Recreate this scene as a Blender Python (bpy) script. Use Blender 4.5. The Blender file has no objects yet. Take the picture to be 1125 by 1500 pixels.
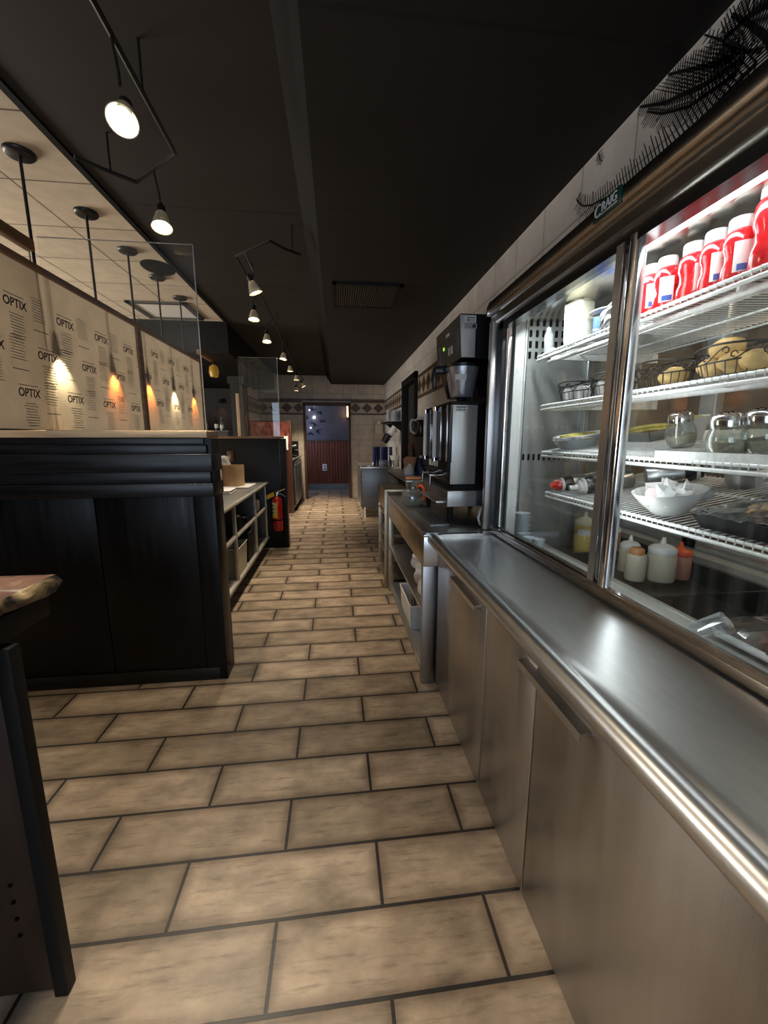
import bpy, bmesh, math, random
from mathutils import Vector, Matrix
random.seed(7)
S = bpy.context.scene
COL = S.collection
PI = math.pi
R = math.radians

# ------------------------------------------------------------------ camera
EYE = 1.4
F_PX = 602.0
cam_d = bpy.data.cameras.new('camera')
cam = bpy.data.objects.new('camera', cam_d)
COL.objects.link(cam)
cam_d.sensor_fit = 'VERTICAL'
cam_d.sensor_height = 36.0
cam_d.lens = F_PX / 1500.0 * 36.0
cam_d.clip_start = 0.02
pitch = math.atan(108.0 / F_PX)
yaw = math.atan(71.0 / math.hypot(F_PX, 108.0))
cam.rotation_euler = (PI / 2 - pitch, 0, -yaw)
cam.location = (0, 0, EYE)
S.camera = cam

# ------------------------------------------------------------------ view, world
S.view_settings.view_transform = 'Standard'
S.view_settings.look = 'None'
S.view_settings.exposure = 0.0
S.view_settings.gamma = 1.0
S.view_settings.use_curve_mapping = False
S.cycles.use_denoising = True
S.cycles.max_bounces = 10
S.cycles.transparent_max_bounces = 24
S.cycles.transmission_bounces = 10
S.cycles.caustics_reflective = False
S.cycles.caustics_refractive = False
S.cycles.sample_clamp_indirect = 4.0
w = bpy.data.worlds.new('world')
S.world = w
w.use_nodes = True
w.node_tree.nodes['Background'].inputs[0].default_value = (0.75, 0.85, 1.0, 1)
w.node_tree.nodes['Background'].inputs[1].default_value = 0.02

TRACK_W = 74.0        # one track lamp
PENDANT_W = 48.0
TUBE_E = 14.0
DAY_W = 64.0


def area(name, loc, rot, sx, sy, watts, col):
    d = bpy.data.lights.new(name, 'AREA')
    d.shape = 'RECTANGLE'; d.size = sx; d.size_y = sy
    d.energy = watts; d.color = col
    o = bpy.data.objects.new(name, d)
    o.location = loc; o.rotation_euler = rot
    COL.objects.link(o)
    return o


# daylight from the front windows behind the camera
area('front_window_daylight', (-0.75, -2.85, 1.65), (R(90), 0, 0), 2.4, 1.7, DAY_W, (0.66, 0.80, 1.0))
area('dining_window_daylight', (-5.4, 3.95, 1.7), (R(90), 0, R(-90)), 2.6, 1.2, 220.0, (1.0, 0.92, 0.80))

# ------------------------------------------------------------------ helpers
def obj(name, bm, mats, parent=None, smooth=True, ang=55):
    me = bpy.data.meshes.new(name)
    bmesh.ops.recalc_face_normals(bm, faces=bm.faces[:])
    bm.to_mesh(me); bm.free()
    for m in (mats if isinstance(mats, (list, tuple)) else [mats]):
        me.materials.append(m)
    if smooth: me.set_sharp_from_angle(angle=R(ang))
    else:
        for p in me.polygons: p.use_smooth = False
    o = bpy.data.objects.new(name, me)
    COL.objects.link(o)
    if parent is not None: o.parent = parent
    return o


def tag(o, label, cat, group=None, kind=None):
    o['label'] = label; o['category'] = cat
    if group: o['group'] = group
    if kind: o['kind'] = kind
    return o


def thing(name, label, cat, loc=(0, 0, 0), rot=(0, 0, 0), group=None):
    o = bpy.data.objects.new(name, None)
    o.empty_display_size = 0.05
    o.location = loc; o.rotation_euler = rot
    COL.objects.link(o)
    return tag(o, label, cat, group)


def copy_tree(o, parent=None):
    c = o.copy(); COL.objects.link(c)
    if parent is not None: c.parent = parent
    for ch in list(o.children): copy_tree(ch, c)
    return c


def copy_thing(root, label, loc, rot=None):
    c = copy_tree(root)
    c.location = loc
    if rot is not None: c.rotation_euler = rot
    c['label'] = label
    return c


class MB:
    """collects shapes in one bmesh; coordinates are given relative to o"""
    def __init__(self, o=(0, 0, 0)):
        self.bm = bmesh.new(); self.o = Vector(o); self.mi = 0

    def _fin(self, verts, bev=0, seg=2):
        faces = set()
        for v in verts:
            for f in v.link_faces: faces.add(f)
        for f in faces: f.material_index = self.mi
        if bev > 0:
            es = set()
            for v in verts:
                for e in v.link_edges: es.add(e)
            r = bmesh.ops.bevel(self.bm, geom=list(es), offset=bev, segments=seg, affect='EDGES', profile=0.5)
            for f in r['faces']: f.material_index = self.mi

    def box(self, x0, x1, y0, y1, z0, z1, bev=0, seg=2):
        r = bmesh.ops.create_cube(self.bm, size=1)
        vs = r['verts']
        c = Vector(((x0 + x1) / 2, (y0 + y1) / 2, (z0 + z1) / 2)) - self.o
        for v in vs:
            v.co = Vector((v.co.x * abs(x1 - x0), v.co.y * abs(y1 - y0), v.co.z * abs(z1 - z0))) + c
        self._fin(vs, bev, seg)
        return self

    def tube(self, pts, r, seg=8, cap=True, closed=False):
        P = [Vector(p) - self.o for p in pts]
        n = len(P)
        rs = r if isinstance(r, (list, tuple)) else [r] * n
        rings = []
        up = None
        for i in range(n):
            a = P[i - 1] if (i > 0 or closed) else P[i]
            b = P[(i + 1) % n] if (i < n - 1 or closed) else P[i]
            t = (b - a)
            if t.length < 1e-9: t = Vector((0, 0, 1))
            t.normalize()
            if up is None:
                up = Vector((0, 0, 1)) if abs(t.z) < 0.9 else Vector((1, 0, 0))
            u = (up - t * up.dot(t))
            if u.length < 1e-6: u = t.orthogonal()
            u.normalize(); up = u
            v = t.cross(u)
            rings.append([self.bm.verts.new(P[i] + (u * math.cos(2 * PI * k / seg) + v * math.sin(2 * PI * k / seg)) * rs[i]) for k in range(seg)])
        m = n if closed else n - 1
        for i in range(m):
            A, B = rings[i], rings[(i + 1) % n]
            for k in range(seg):
                f = self.bm.faces.new((A[k], A[(k + 1) % seg], B[(k + 1) % seg], B[k])); f.material_index = self.mi; f.smooth = True
        if cap and not closed:
            f = self.bm.faces.new(rings[0][::-1]); f.material_index = self.mi
            f = self.bm.faces.new(rings[-1]); f.material_index = self.mi
        return self

    def cyl(self, p0, p1, r0, r1=None, seg=20):
        return self.tube([p0, p1], [r0, r0 if r1 is None else r1], seg)

    def lathe(self, prof, c=(0, 0, 0), seg=28, axis='z', sx=1.0, sy=1.0):
        """prof: list of (radius, height) turned about an axis through c"""
        c = Vector(c) - self.o
        rings = []
        for (r, h) in prof:
            if r < 1e-6:
                rings.append([self.bm.verts.new(self._ax(0, 0, h, axis) + c)])
            else:
                rings.append([self.bm.verts.new(self._ax(r * sx * math.cos(2 * PI * k / seg), r * sy * math.sin(2 * PI * k / seg), h, axis) + c) for k in range(seg)])
        for A, B in zip(rings, rings[1:]):
            for k in range(seg):
                k2 = (k + 1) % seg
                if len(A) == 1 and len(B) == 1: break
                if len(A) == 1: f = self.bm.faces.new((A[0], B[k2], B[k]))
                elif len(B) == 1: f = self.bm.faces.new((A[k], A[k2], B[0]))
                else: f = self.bm.faces.new((A[k], A[k2], B[k2], B[k]))
                f.material_index = self.mi; f.smooth = True
        return self

    @staticmethod
    def _ax(a, b, h, axis):
        if axis == 'z': return Vector((a, b, h))
        if axis == 'y': return Vector((a, h, b))
        return Vector((h, a, b))

    def prism(self, poly, d, axis='y', soft=0.0):
        """poly of 2-D points extruded along an axis between d[0] and d[1]; y: (x,z)  x: (y,z)  z: (x,y)"""
        def V(p, h):
            if axis == 'y': q = Vector((p[0], h, p[1]))
            elif axis == 'x': q = Vector((h, p[0], p[1]))
            else: q = Vector((p[0], p[1], h))
            return self.bm.verts.new(q - self.o)
        A = [V(p, d[0]) for p in poly]; B = [V(p, d[1]) for p in poly]
        fs = [self.bm.faces.new(A), self.bm.faces.new(B[::-1])]
        n = len(poly)
        for i in range(n):
            fs.append(self.bm.faces.new((A[i], B[i], B[(i + 1) % n], A[(i + 1) % n])))
            if (Vector(poly[i]) - Vector(poly[(i + 1) % n])).length < soft: fs[-1].smooth = True
        for f in fs: f.material_index = self.mi
        return self

    def hexa(self, v8):
        """eight corners: bottom four then top four"""
        V = [self.bm.verts.new(Vector(p) - self.o) for p in v8]
        for q in ((0, 1, 2, 3), (4, 5, 6, 7), (0, 1, 5, 4), (1, 2, 6, 5), (2, 3, 7, 6), (3, 0, 4, 7)):
            f = self.bm.faces.new([V[i] for i in q]); f.material_index = self.mi
        return self

    def blob(self, c, rx, ry, rz, amp=0.0, seed=0, sub=3):
        r = bmesh.ops.create_icosphere(self.bm, subdivisions=sub, radius=1)
        rnd = random.Random(seed)
        ph = [(rnd.uniform(3, 7), rnd.uniform(3, 7), rnd.uniform(3, 7), rnd.uniform(0, 6)) for _ in range(4)]
        for v in r['verts']:
            k = 1 + amp * sum(math.sin(a * v.co.x + b * v.co.y + cc * v.co.z + d) for a, b, cc, d in ph) / 2
            v.co = Vector((v.co.x * rx * k, v.co.y * ry * k, v.co.z * rz * k)) + Vector(c) - self.o
        self._fin(r['verts'])
        for v in r['verts']:
            for f in v.link_faces: f.smooth = True
        return self

    def sheet(self, fn, nu, nv, th=0.0):
        """parametric sheet fn(u,v)->xyz, u,v in 0..1, given a thickness along z"""
        def grid(dz):
            return [[self.bm.verts.new(Vector(fn(i / nu, j / nv)) + Vector((0, 0, dz)) - self.o) for j in range(nv + 1)] for i in range(nu + 1)]
        G = grid(0)
        H = grid(-th) if th else None
        for i in range(nu):
            for j in range(nv):
                f = self.bm.faces.new((G[i][j], G[i + 1][j], G[i + 1][j + 1], G[i][j + 1])); f.material_index = self.mi; f.smooth = True
                if H:
                    f = self.bm.faces.new((H[i][j], H[i][j + 1], H[i + 1][j + 1], H[i + 1][j])); f.material_index = self.mi
        if H:
            for i in range(nu):
                for j in (0, nv):
                    f = self.bm.faces.new((G[i][j], G[i + 1][j], H[i + 1][j], H[i][j])); f.material_index = self.mi
            for j in range(nv):
                for i in (0, nu):
                    f = self.bm.faces.new((G[i][j], G[i][j + 1], H[i][j + 1], H[i][j])); f.material_index = self.mi
        return self

    def build(self, name, mats, parent=None, smooth=True, ang=55):
        return obj(name, self.bm, mats, parent, smooth, ang)


def text(name, s, size, origin, xd, yd, mat, parent=None, align='CENTER', extrude=0.0008, sx=1.0, shear=0.0, bold=0.0):
    cu = bpy.data.curves.new(name, 'FONT')
    cu.body = s; cu.size = size; cu.align_x = align; cu.align_y = 'CENTER'
    cu.extrude = extrude; cu.shear = shear; cu.offset = bold
    t = bpy.data.objects.new(name, cu)
    COL.objects.link(t)
    bpy.context.view_layer.update()
    me = bpy.data.meshes.new_from_object(t.evaluated_get(bpy.context.evaluated_depsgraph_get()))
    bpy.data.objects.remove(t); bpy.data.curves.remove(cu)
    xd = Vector(xd).normalized(); yd = Vector(yd).normalized(); zd = xd.cross(yd)
    for v in me.vertices:
        c = v.co.copy()
        v.co = xd * c.x * sx + yd * c.y + zd * c.z + Vector(origin)
    if mat is None: return me
    me.name = name
    me.materials.clear(); me.materials.append(mat)
    o = bpy.data.objects.new(name, me)
    COL.objects.link(o)
    if parent is not None: o.parent = parent
    return o


# ------------------------------------------------------------------ materials
def nodes(m):
    m.use_nodes = True
    nt = m.node_tree
    return nt, nt.nodes, nt.links, nt.nodes['Principled BSDF']


def mat(name, col, rough=0.5, metal=0.0, var=0.0, vscale=(8, 8, 8), bump=0.0, bscale=(40, 40, 40), rvar=0.0,
        trans=0.0, spec=0.5, coat=0.0, emit=None, estr=0.0, alpha=1.0, ior=1.45, sss=0.0, detail=4):
    m = bpy.data.materials.new(name)
    nt, N, L, B = nodes(m)
    B.inputs['Base Color'].default_value = (*col, 1)
    B.inputs['Roughness'].default_value = rough
    B.inputs['Metallic'].default_value = metal
    B.inputs['Specular IOR Level'].default_value = spec
    B.inputs['Transmission Weight'].default_value = trans
    B.inputs['Coat Weight'].default_value = coat
    B.inputs['Alpha'].default_value = alpha
    B.inputs['IOR'].default_value = ior
    if sss:
        B.inputs['Subsurface Weight'].default_value = sss
        B.inputs['Subsurface Radius'].default_value = (0.02, 0.015, 0.01)
    if emit:
        B.inputs['Emission Color'].default_value = (*emit, 1)
        B.inputs['Emission Strength'].default_value = estr
    if var or rvar or bump:
        tc = N.new('ShaderNodeTexCoord')
    if var or rvar:
        mp = N.new('ShaderNodeMapping'); mp.inputs['Scale'].default_value = vscale
        no = N.new('ShaderNodeTexNoise'); no.inputs['Scale'].default_value = 1.0
        no.inputs['Detail'].default_value = detail; no.inputs['Roughness'].default_value = 0.6
        L.new(tc.outputs['Object'], mp.inputs['Vector']); L.new(mp.outputs['Vector'], no.inputs['Vector'])
    if var:
        mx = N.new('ShaderNodeMix'); mx.data_type = 'RGBA'
        mx.inputs[6].default_value = (*[c * (1 - var) for c in col], 1)
        mx.inputs[7].default_value = (*[min(1, c * (1 + var)) for c in col], 1)
        mr = N.new('ShaderNodeMapRange'); mr.inputs[1].default_value = 0.3; mr.inputs[2].default_value = 0.7
        L.new(no.outputs['Fac'], mr.inputs[0]); L.new(mr.outputs[0], mx.inputs[0])
        L.new(mx.outputs[2], B.inputs['Base Color'])
    if rvar:
        mr2 = N.new('ShaderNodeMapRange'); mr2.inputs[1].default_value = 0.3; mr2.inputs[2].default_value = 0.7
        mr2.inputs[3].default_value = max(0.02, rough - rvar); mr2.inputs[4].default_value = rough + rvar
        L.new(no.outputs['Fac'], mr2.inputs[0]); L.new(mr2.outputs[0], B.inputs['Roughness'])
    if bump:
        mp2 = N.new('ShaderNodeMapping'); mp2.inputs['Scale'].default_value = bscale
        n2 = N.new('ShaderNodeTexNoise'); n2.inputs['Scale'].default_value = 1.0; n2.inputs['Detail'].default_value = 3
        bp = N.new('ShaderNodeBump'); bp.inputs['Strength'].default_value = bump; bp.inputs['Distance'].default_value = 0.003
        L.new(tc.outputs['Object'], mp2.inputs['Vector']); L.new(mp2.outputs['Vector'], n2.inputs['Vector'])
        L.new(n2.outputs['Fac'], bp.inputs['Height']); L.new(bp.outputs['Normal'], B.inputs['Normal'])
    return m


def thin_glass(name, tint=(0.97, 0.99, 0.98), rough=0.0, refl=1.0, haze=0.0, streak=False):
    """window pane: clear with a Fresnel reflection; smears and droplets add a little diffuse haze"""
    m = bpy.data.materials.new(name)
    nt, N, L, B = nodes(m)
    N.remove(B)
    out = N['Material Output']
    tr = N.new('ShaderNodeBsdfTransparent'); tr.inputs[0].default_value = (*tint, 1)
    gl = N.new('ShaderNodeBsdfGlossy'); gl.inputs['Roughness'].default_value = rough
    def mth(op, a, b=None):
        q = N.new('ShaderNodeMath'); q.operation = op; q.use_clamp = op == 'MINIMUM'
        for i, v in enumerate((a, b)):
            if v is None: continue
            if isinstance(v, (int, float)): q.inputs[i].default_value = v
            else: L.new(v, q.inputs[i])
        return q.outputs[0]
    ge = N.new('ShaderNodeNewGeometry')
    dt = N.new('ShaderNodeVectorMath'); dt.operation = 'DOT_PRODUCT'
    L.new(ge.outputs['Incoming'], dt.inputs[0]); L.new(ge.outputs['Normal'], dt.inputs[1])
    c5 = mth('POWER', mth('SUBTRACT', 1.0, mth('ABSOLUTE', dt.outputs['Value'])), 5.0)
    fr = mth('MULTIPLY', mth('ADD', mth('MULTIPLY', c5, 0.96), 0.04), refl)
    mx = N.new('ShaderNodeMixShader')
    L.new(mth('MINIMUM', fr, 1.0), mx.inputs[0])
    L.new(tr.outputs[0], mx.inputs[1]); L.new(gl.outputs[0], mx.inputs[2])
    last = mx
    if haze:
        df = N.new('ShaderNodeBsdfDiffuse'); df.inputs[0].default_value = (0.8, 0.82, 0.84, 1)
        m2 = N.new('ShaderNodeMixShader'); m2.inputs[0].default_value = haze
        if streak:
            tc = N.new('ShaderNodeTexCoord'); mp = N.new('ShaderNodeMapping'); mp.inputs['Scale'].default_value = (40, 40, 3)
            no = N.new('ShaderNodeTexNoise'); no.inputs['Scale'].default_value = 1; no.inputs['Detail'].default_value = 6
            mr = N.new('ShaderNodeMapRange'); mr.inputs[1].default_value = 0.45; mr.inputs[2].default_value = 0.75
            mr.inputs[3].default_value = haze * 0.3; mr.inputs[4].default_value = haze * 3
            L.new(tc.outputs['Object'], mp.inputs[0]); L.new(mp.outputs[0], no.inputs['Vector'])
            L.new(no.outputs['Fac'], mr.inputs[0]); L.new(mr.outputs[0], m2.inputs[0])
        L.new(mx.outputs[0], m2.inputs[1]); L.new(df.outputs[0], m2.inputs[2]); last = m2
    L.new(last.outputs[0], out.inputs['Surface'])
    return m


def grid_mat(name, w_, h_, gap, c1, c2, cg, axes='xz', off=0.0, loc=(0, 0, 0), rough=0.5, mottle=0.15, mscale=(6, 6, 6), bump=0.3, streaks=None):
    """rectangular tiles with joints; axes picks the two object axes used"""
    m = bpy.data.materials.new(name)
    nt, N, L, B = nodes(m)
    tc = N.new('ShaderNodeTexCoord')
    sp = N.new('ShaderNodeSeparateXYZ'); cb = N.new('ShaderNodeCombineXYZ')
    mp = N.new('ShaderNodeMapping'); mp.inputs['Location'].default_value = loc
    L.new(tc.outputs['Object'], sp.inputs[0])
    L.new(sp.outputs['xyz'.index(axes[0])], cb.inputs[0]); L.new(sp.outputs['xyz'.index(axes[1])], cb.inputs[1])
    L.new(cb.outputs[0], mp.inputs[0])
    br = N.new('ShaderNodeTexBrick')
    br.offset = off; br.offset_frequency = 2; br.squash = 1.0
    br.inputs['Scale'].default_value = 1.0
    br.inputs['Mortar Size'].default_value = gap
    br.inputs['Mortar Smooth'].default_value = 0.15
    br.inputs['Bias'].default_value = 0.0
    br.inputs['Brick Width'].default_value = w_
    br.inputs['Row Height'].default_value = h_
    br.inputs['Color1'].default_value = (*c1, 1); br.inputs['Color2'].default_value = (*c2, 1); br.inputs['Mortar'].default_value = (*cg, 1)
    L.new(mp.outputs[0], br.inputs['Vector'])
    m2 = N.new('ShaderNodeMapping'); m2.inputs['Scale'].default_value = mscale
    no = N.new('ShaderNodeTexNoise'); no.inputs['Scale'].default_value = 1; no.inputs['Detail'].default_value = 7; no.inputs['Roughness'].default_value = 0.62
    L.new(tc.outputs['Object'], m2.inputs[0]); L.new(m2.outputs[0], no.inputs['Vector'])
    mr = N.new('ShaderNodeMapRange'); mr.inputs[1].default_value = 0.3; mr.inputs[2].default_value = 0.7
    mr.inputs[3].default_value = 1 - mottle; mr.inputs[4].default_value = 1 + mottle
    L.new(no.outputs['Fac'], mr.inputs[0])
    vm = N.new('ShaderNodeVectorMath'); vm.operation = 'SCALE'
    L.new(br.outputs['Color'], vm.inputs[0]); L.new(mr.outputs[0], vm.inputs['Scale'])
    last = vm.outputs[0]
    if streaks:
        b2 = N.new('ShaderNodeTexBrick')
        b2.offset = off; b2.offset_frequency = 2
        for kk, vv in (('Scale', 1.0), ('Mortar Size', 0.045), ('Mortar Smooth', 1.0), ('Brick Width', w_), ('Row Height', h_)): b2.inputs[kk].default_value = vv
        b2.inputs['Color1'].default_value = b2.inputs['Color2'].default_value = (1, 1, 1, 1); b2.inputs['Mortar'].default_value = (0.55, 0.52, 0.50, 1)
        L.new(mp.outputs[0], b2.inputs['Vector'])
        ve = N.new('ShaderNodeVectorMath'); ve.operation = 'MULTIPLY'
        L.new(last, ve.inputs[0]); L.new(b2.outputs['Color'], ve.inputs[1]); last = ve.outputs[0]
    if streaks:
        m3 = N.new('ShaderNodeMapping'); m3.inputs['Scale'].default_value = streaks
        n3 = N.new('ShaderNodeTexNoise'); n3.inputs['Scale'].default_value = 1; n3.inputs['Detail'].default_value = 8; n3.inputs['Roughness'].default_value = 0.7
        L.new(tc.outputs['Object'], m3.inputs[0]); L.new(m3.outputs[0], n3.inputs['Vector'])
        r3 = N.new('ShaderNodeMapRange'); r3.inputs[1].default_value = 0.52; r3.inputs[2].default_value = 0.72
        r3.inputs[3].default_value = 1.0; r3.inputs[4].default_value = 0.48
        L.new(n3.outputs['Fac'], r3.inputs[0])
        v3 = N.new('ShaderNodeVectorMath'); v3.operation = 'SCALE'
        L.new(last, v3.inputs[0]); L.new(r3.outputs[0], v3.inputs['Scale']); last = v3.outputs[0]
    L.new(last, B.inputs['Base Color'])
    B.inputs['Roughness'].default_value = rough
    bp = N.new('ShaderNodeBump'); bp.inputs['Strength'].default_value = bump; bp.inputs['Distance'].default_value = 0.004; bp.invert = True
    L.new(br.outputs['Fac'], bp.inputs['Height']); L.new(bp.outputs['Normal'], B.inputs['Normal'])
    return m


M = {}
M['floor'] = grid_mat('stone_look_plank_tile', 0.628, 0.2079, 0.0055, (0.43, 0.32, 0.222), (0.27, 0.20, 0.132), (0.040, 0.033, 0.028), 'xy', 0.5,
                      (-0.1136, -0.8038, 0), rough=0.42, mottle=0.42, mscale=(5, 8, 1), bump=0.5, streaks=(7, 55, 1))
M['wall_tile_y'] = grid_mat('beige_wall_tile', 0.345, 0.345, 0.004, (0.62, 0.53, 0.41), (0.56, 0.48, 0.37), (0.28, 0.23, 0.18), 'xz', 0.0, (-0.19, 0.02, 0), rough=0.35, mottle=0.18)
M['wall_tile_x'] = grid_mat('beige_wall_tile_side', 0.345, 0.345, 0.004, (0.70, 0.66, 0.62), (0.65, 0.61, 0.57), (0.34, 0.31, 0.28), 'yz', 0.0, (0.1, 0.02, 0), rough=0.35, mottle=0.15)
M['ceil_black'] = grid_mat('black_painted_ceiling_panel', 6.0, 1.04, 0.012, (0.0085, 0.0068, 0.0062), (0.007, 0.0058, 0.0055), (0.003, 0.0025, 0.0025), 'xy', 0.0, (3.0, -2.44, 0), rough=0.75, mottle=0.3, mscale=(2, 2, 2), bump=0.4)
M['ceil_black2'] = grid_mat('black_painted_ceiling_panel_left', 6.0, 1.32, 0.012, (0.017, 0.013, 0.0115), (0.014, 0.011, 0.010), (0.004, 0.003, 0.003), 'xy', 0.0, (3.0, -2.90, 0), rough=0.75, mottle=0.3, mscale=(2, 2, 2), bump=0.4)
M['ceil_white'] = grid_mat('mineral_fibre_ceiling_tile', 0.52, 0.52, 0.006, (0.62, 0.53, 0.40), (0.58, 0.49, 0.37), (0.16, 0.13, 0.10), 'xy', 0.0, (1.72, -2.20, 0), rough=0.9, mottle=0.12, mscale=(9, 9, 9))
M['black_wood'] = mat('black_stained_wood', (0.0055, 0.005, 0.005), 0.42, spec=0.3, var=0.4, vscale=(30, 30, 2), bump=0.12, bscale=(60, 60, 4), rvar=0.1)
M['black_wood_h'] = mat('black_stained_moulding', (0.010, 0.010, 0.011), 0.36, var=0.4, vscale=(2, 30, 30), bump=0.12, bscale=(4, 60, 60), rvar=0.1)
M['black'] = mat('matt_black', (0.007, 0.0065, 0.0065), 0.6, spec=0.25)
M['black_gloss'] = mat('gloss_black_plastic', (0.012, 0.012, 0.013), 0.22)
M['dark'] = mat('dark_room_paint', (0.022, 0.019, 0.018), 0.7, var=0.3, vscale=(3, 3, 3))
M['brown_dark'] = mat('dark_brown_panel', (0.030, 0.0155, 0.009), 0.5, var=0.5, vscale=(14, 14, 3))
M['brown_cab'] = mat('brown_cabinet_laminate', (0.075, 0.036, 0.018), 0.5, var=0.45, vscale=(14, 14, 3))
M['ledge'] = mat('pale_wood_ledge', (0.80, 0.57, 0.33), 0.45, var=0.25, vscale=(3, 40, 40))
M['ledge_dk'] = mat('brown_wood_ledge', (0.20, 0.115, 0.06), 0.4, var=0.3, vscale=(3, 40, 40))
M['lumber'] = mat('raw_brown_lumber', (0.26, 0.14, 0.065), 0.6, var=0.35, vscale=(30, 3, 30))
M['lumber_pale'] = mat('pale_timber_post', (0.45, 0.30, 0.20), 0.6, var=0.3, vscale=(30, 30, 3))
M['red_wood'] = mat('red_brown_board', (0.075, 0.020, 0.010), 0.4, var=0.35, vscale=(25, 25, 2), bump=0.1)
M['copper'] = mat('hammered_copper_sheet', (0.42, 0.10, 0.055), 0.30, metal=0.85, var=0.7, vscale=(16, 16, 7), bump=0.8, bscale=(18, 18, 4))
M['steel'] = mat('brushed_steel', (0.56, 0.545, 0.53), 0.30, metal=1, var=0.05, vscale=(120, 6, 120), bump=0.03, bscale=(400, 20, 400))
M['pale_steel'] = mat('pale_lit_steel', (0.52, 0.49, 0.42), 0.38, metal=0.45, var=0.15, vscale=(9, 9, 9))  # paleness stands in for light reflected by the counter steel
M['basket_steel'] = mat('bluish_lit_steel', (0.60, 0.62, 0.66), 0.27, metal=0.75)  # reflected window light is put into the bluish colour
M['panel_steel'] = mat('bright_brushed_panel', (0.55, 0.54, 0.50), 0.36, metal=0.55, var=0.08, vscale=(200, 200, 6))
M['gloss_wall'] = mat('dark_varnished_board', (0.008, 0.007, 0.0065), 0.38, spec=0.3)
M['steel_top'] = mat('worn_steel_worktop', (0.56, 0.555, 0.545), 0.34, metal=1, var=0.06, vscale=(60, 14, 60), detail=8)
M['steel_v'] = mat('brushed_steel_door', (0.43, 0.412, 0.40), 0.34, metal=1, var=0.14, vscale=(6, 9, 1.2), bump=0.05, bscale=(400, 400, 8), rvar=0.08, detail=6)
M['chrome'] = mat('polished_steel', (0.66, 0.65, 0.64), 0.15, metal=1)
M['bronze_steel'] = mat('warm_brushed_steel', (0.36, 0.325, 0.29), 0.24, metal=1, var=0.12, vscale=(60, 3, 60), bump=0.04, bscale=(400, 8, 400))
M['alu'] = mat('satin_aluminium', (0.62, 0.63, 0.64), 0.3, metal=1, var=0.08)
M['dull_steel'] = mat('dull_grey_steel', (0.20, 0.21, 0.22), 0.38, metal=0.8, var=0.15, vscale=(3, 3, 20))
M['fridge_wall'] = mat('fridge_liner', (0.45, 0.46, 0.44), 0.35, metal=0.6, var=0.12, vscale=(5, 5, 2))
M['fridge_dark'] = mat('dark_steel_pan', (0.055, 0.052, 0.046), 0.3, metal=0.6, var=0.4, vscale=(6, 6, 6))
M['slot'] = mat('dark_void', (0.006, 0.006, 0.006), 0.9, spec=0.0)
M['white_wire'] = mat('white_coated_wire', (0.90, 0.89, 0.85), 0.4, var=0.15, vscale=(60, 60, 60))
M['wire_black'] = mat('black_wrought_wire', (0.015, 0.012, 0.010), 0.45)
M['glass'] = thin_glass('door_glass', haze=0.014, streak=True)
M['glass_rear'] = thin_glass('rear_door_glass', haze=0.02)
M['screen'] = thin_glass('acrylic_screen', (0.985, 0.99, 0.985), haze=0.012)
M['acryl_edge'] = mat('acrylic_sawn_edge', (0.72, 0.75, 0.74), 0.3, trans=0.4)
M['jar'] = thin_glass('jar_glass', (0.90, 0.93, 0.92), rough=0.03, refl=2.0, haze=0.05)
M['clear'] = thin_glass('clear_plastic', (0.90, 0.93, 0.95), rough=0.05, refl=1.6, haze=0.22)
M['film'] = thin_glass('cling_film', (0.95, 0.96, 0.97), rough=0.05, refl=3.0, haze=0.03)
M['frost'] = mat('frosted_clear_plastic', (0.70, 0.76, 0.80), 0.3, trans=0.35, sss=0.1)
M['white'] = mat('white_plastic', (0.80, 0.79, 0.76), 0.35, sss=0.1)
M['ceramic'] = mat('white_ceramic', (0.82, 0.80, 0.76), 0.22)
M['cream'] = mat('cream_squeeze_plastic', (0.80, 0.76, 0.58), 0.4, sss=0.2)
M['ivory'] = mat('ivory_tub_plastic', (0.66, 0.60, 0.44), 0.45)
M['paper'] = mat('crumpled_white_paper', (0.83, 0.81, 0.79), 0.8, var=0.1)
M['pink'] = mat('pink_packet_paper', (0.80, 0.62, 0.62), 0.7)
M['kraft'] = mat('kraft_paper', (0.56, 0.38, 0.21), 0.75, var=0.12)
M['optix'] = None
M['ink'] = mat('grey_print_ink', (0.055, 0.05, 0.05), 0.8)
M['ink_light'] = mat('faint_print_ink', (0.36, 0.28, 0.20), 0.8)
M['red'] = mat('red_enamel', (0.55, 0.018, 0.012), 0.25, coat=0.4)
M['ketchup'] = mat('ketchup_bottle', (0.62, 0.012, 0.018), 0.16, coat=0.5, spec=0.6)
M['yellow'] = mat('yellow_tag', (0.75, 0.52, 0.04), 0.5)
M['label'] = mat('white_label', (0.78, 0.77, 0.74), 0.5)
M['blue'] = mat('blue_label', (0.03, 0.09, 0.38), 0.5)
M['navy'] = mat('navy_plastic_cup', (0.012, 0.016, 0.11), 0.3)
M['orange'] = mat('orange_plastic', (0.70, 0.10, 0.03), 0.35)
M['peach'] = mat('peach_paper', (0.62, 0.28, 0.15), 0.7)
M['mustard'] = mat('mustard_sauce', (0.66, 0.50, 0.13), 0.35, sss=0.1)
M['dressing'] = mat('orange_dressing', (0.58, 0.27, 0.10), 0.35, sss=0.1)
M['pale_sauce'] = mat('pale_sauce_in_plastic', (0.62, 0.56, 0.42), 0.4, sss=0.1)
M['pink_sauce'] = mat('pink_dressing', (0.50, 0.24, 0.17), 0.4, sss=0.1)
M['bread'] = mat('bread_roll', (0.78, 0.52, 0.20), 0.7, var=0.25, vscale=(20, 20, 20))
M['cheese'] = mat('grated_cheese', (0.60, 0.50, 0.32), 0.8, var=0.2, vscale=(120, 120, 120))
M['meat'] = mat('dark_cooked_food', (0.10, 0.035, 0.022), 0.5, var=0.5, vscale=(30, 30, 30))
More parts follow.
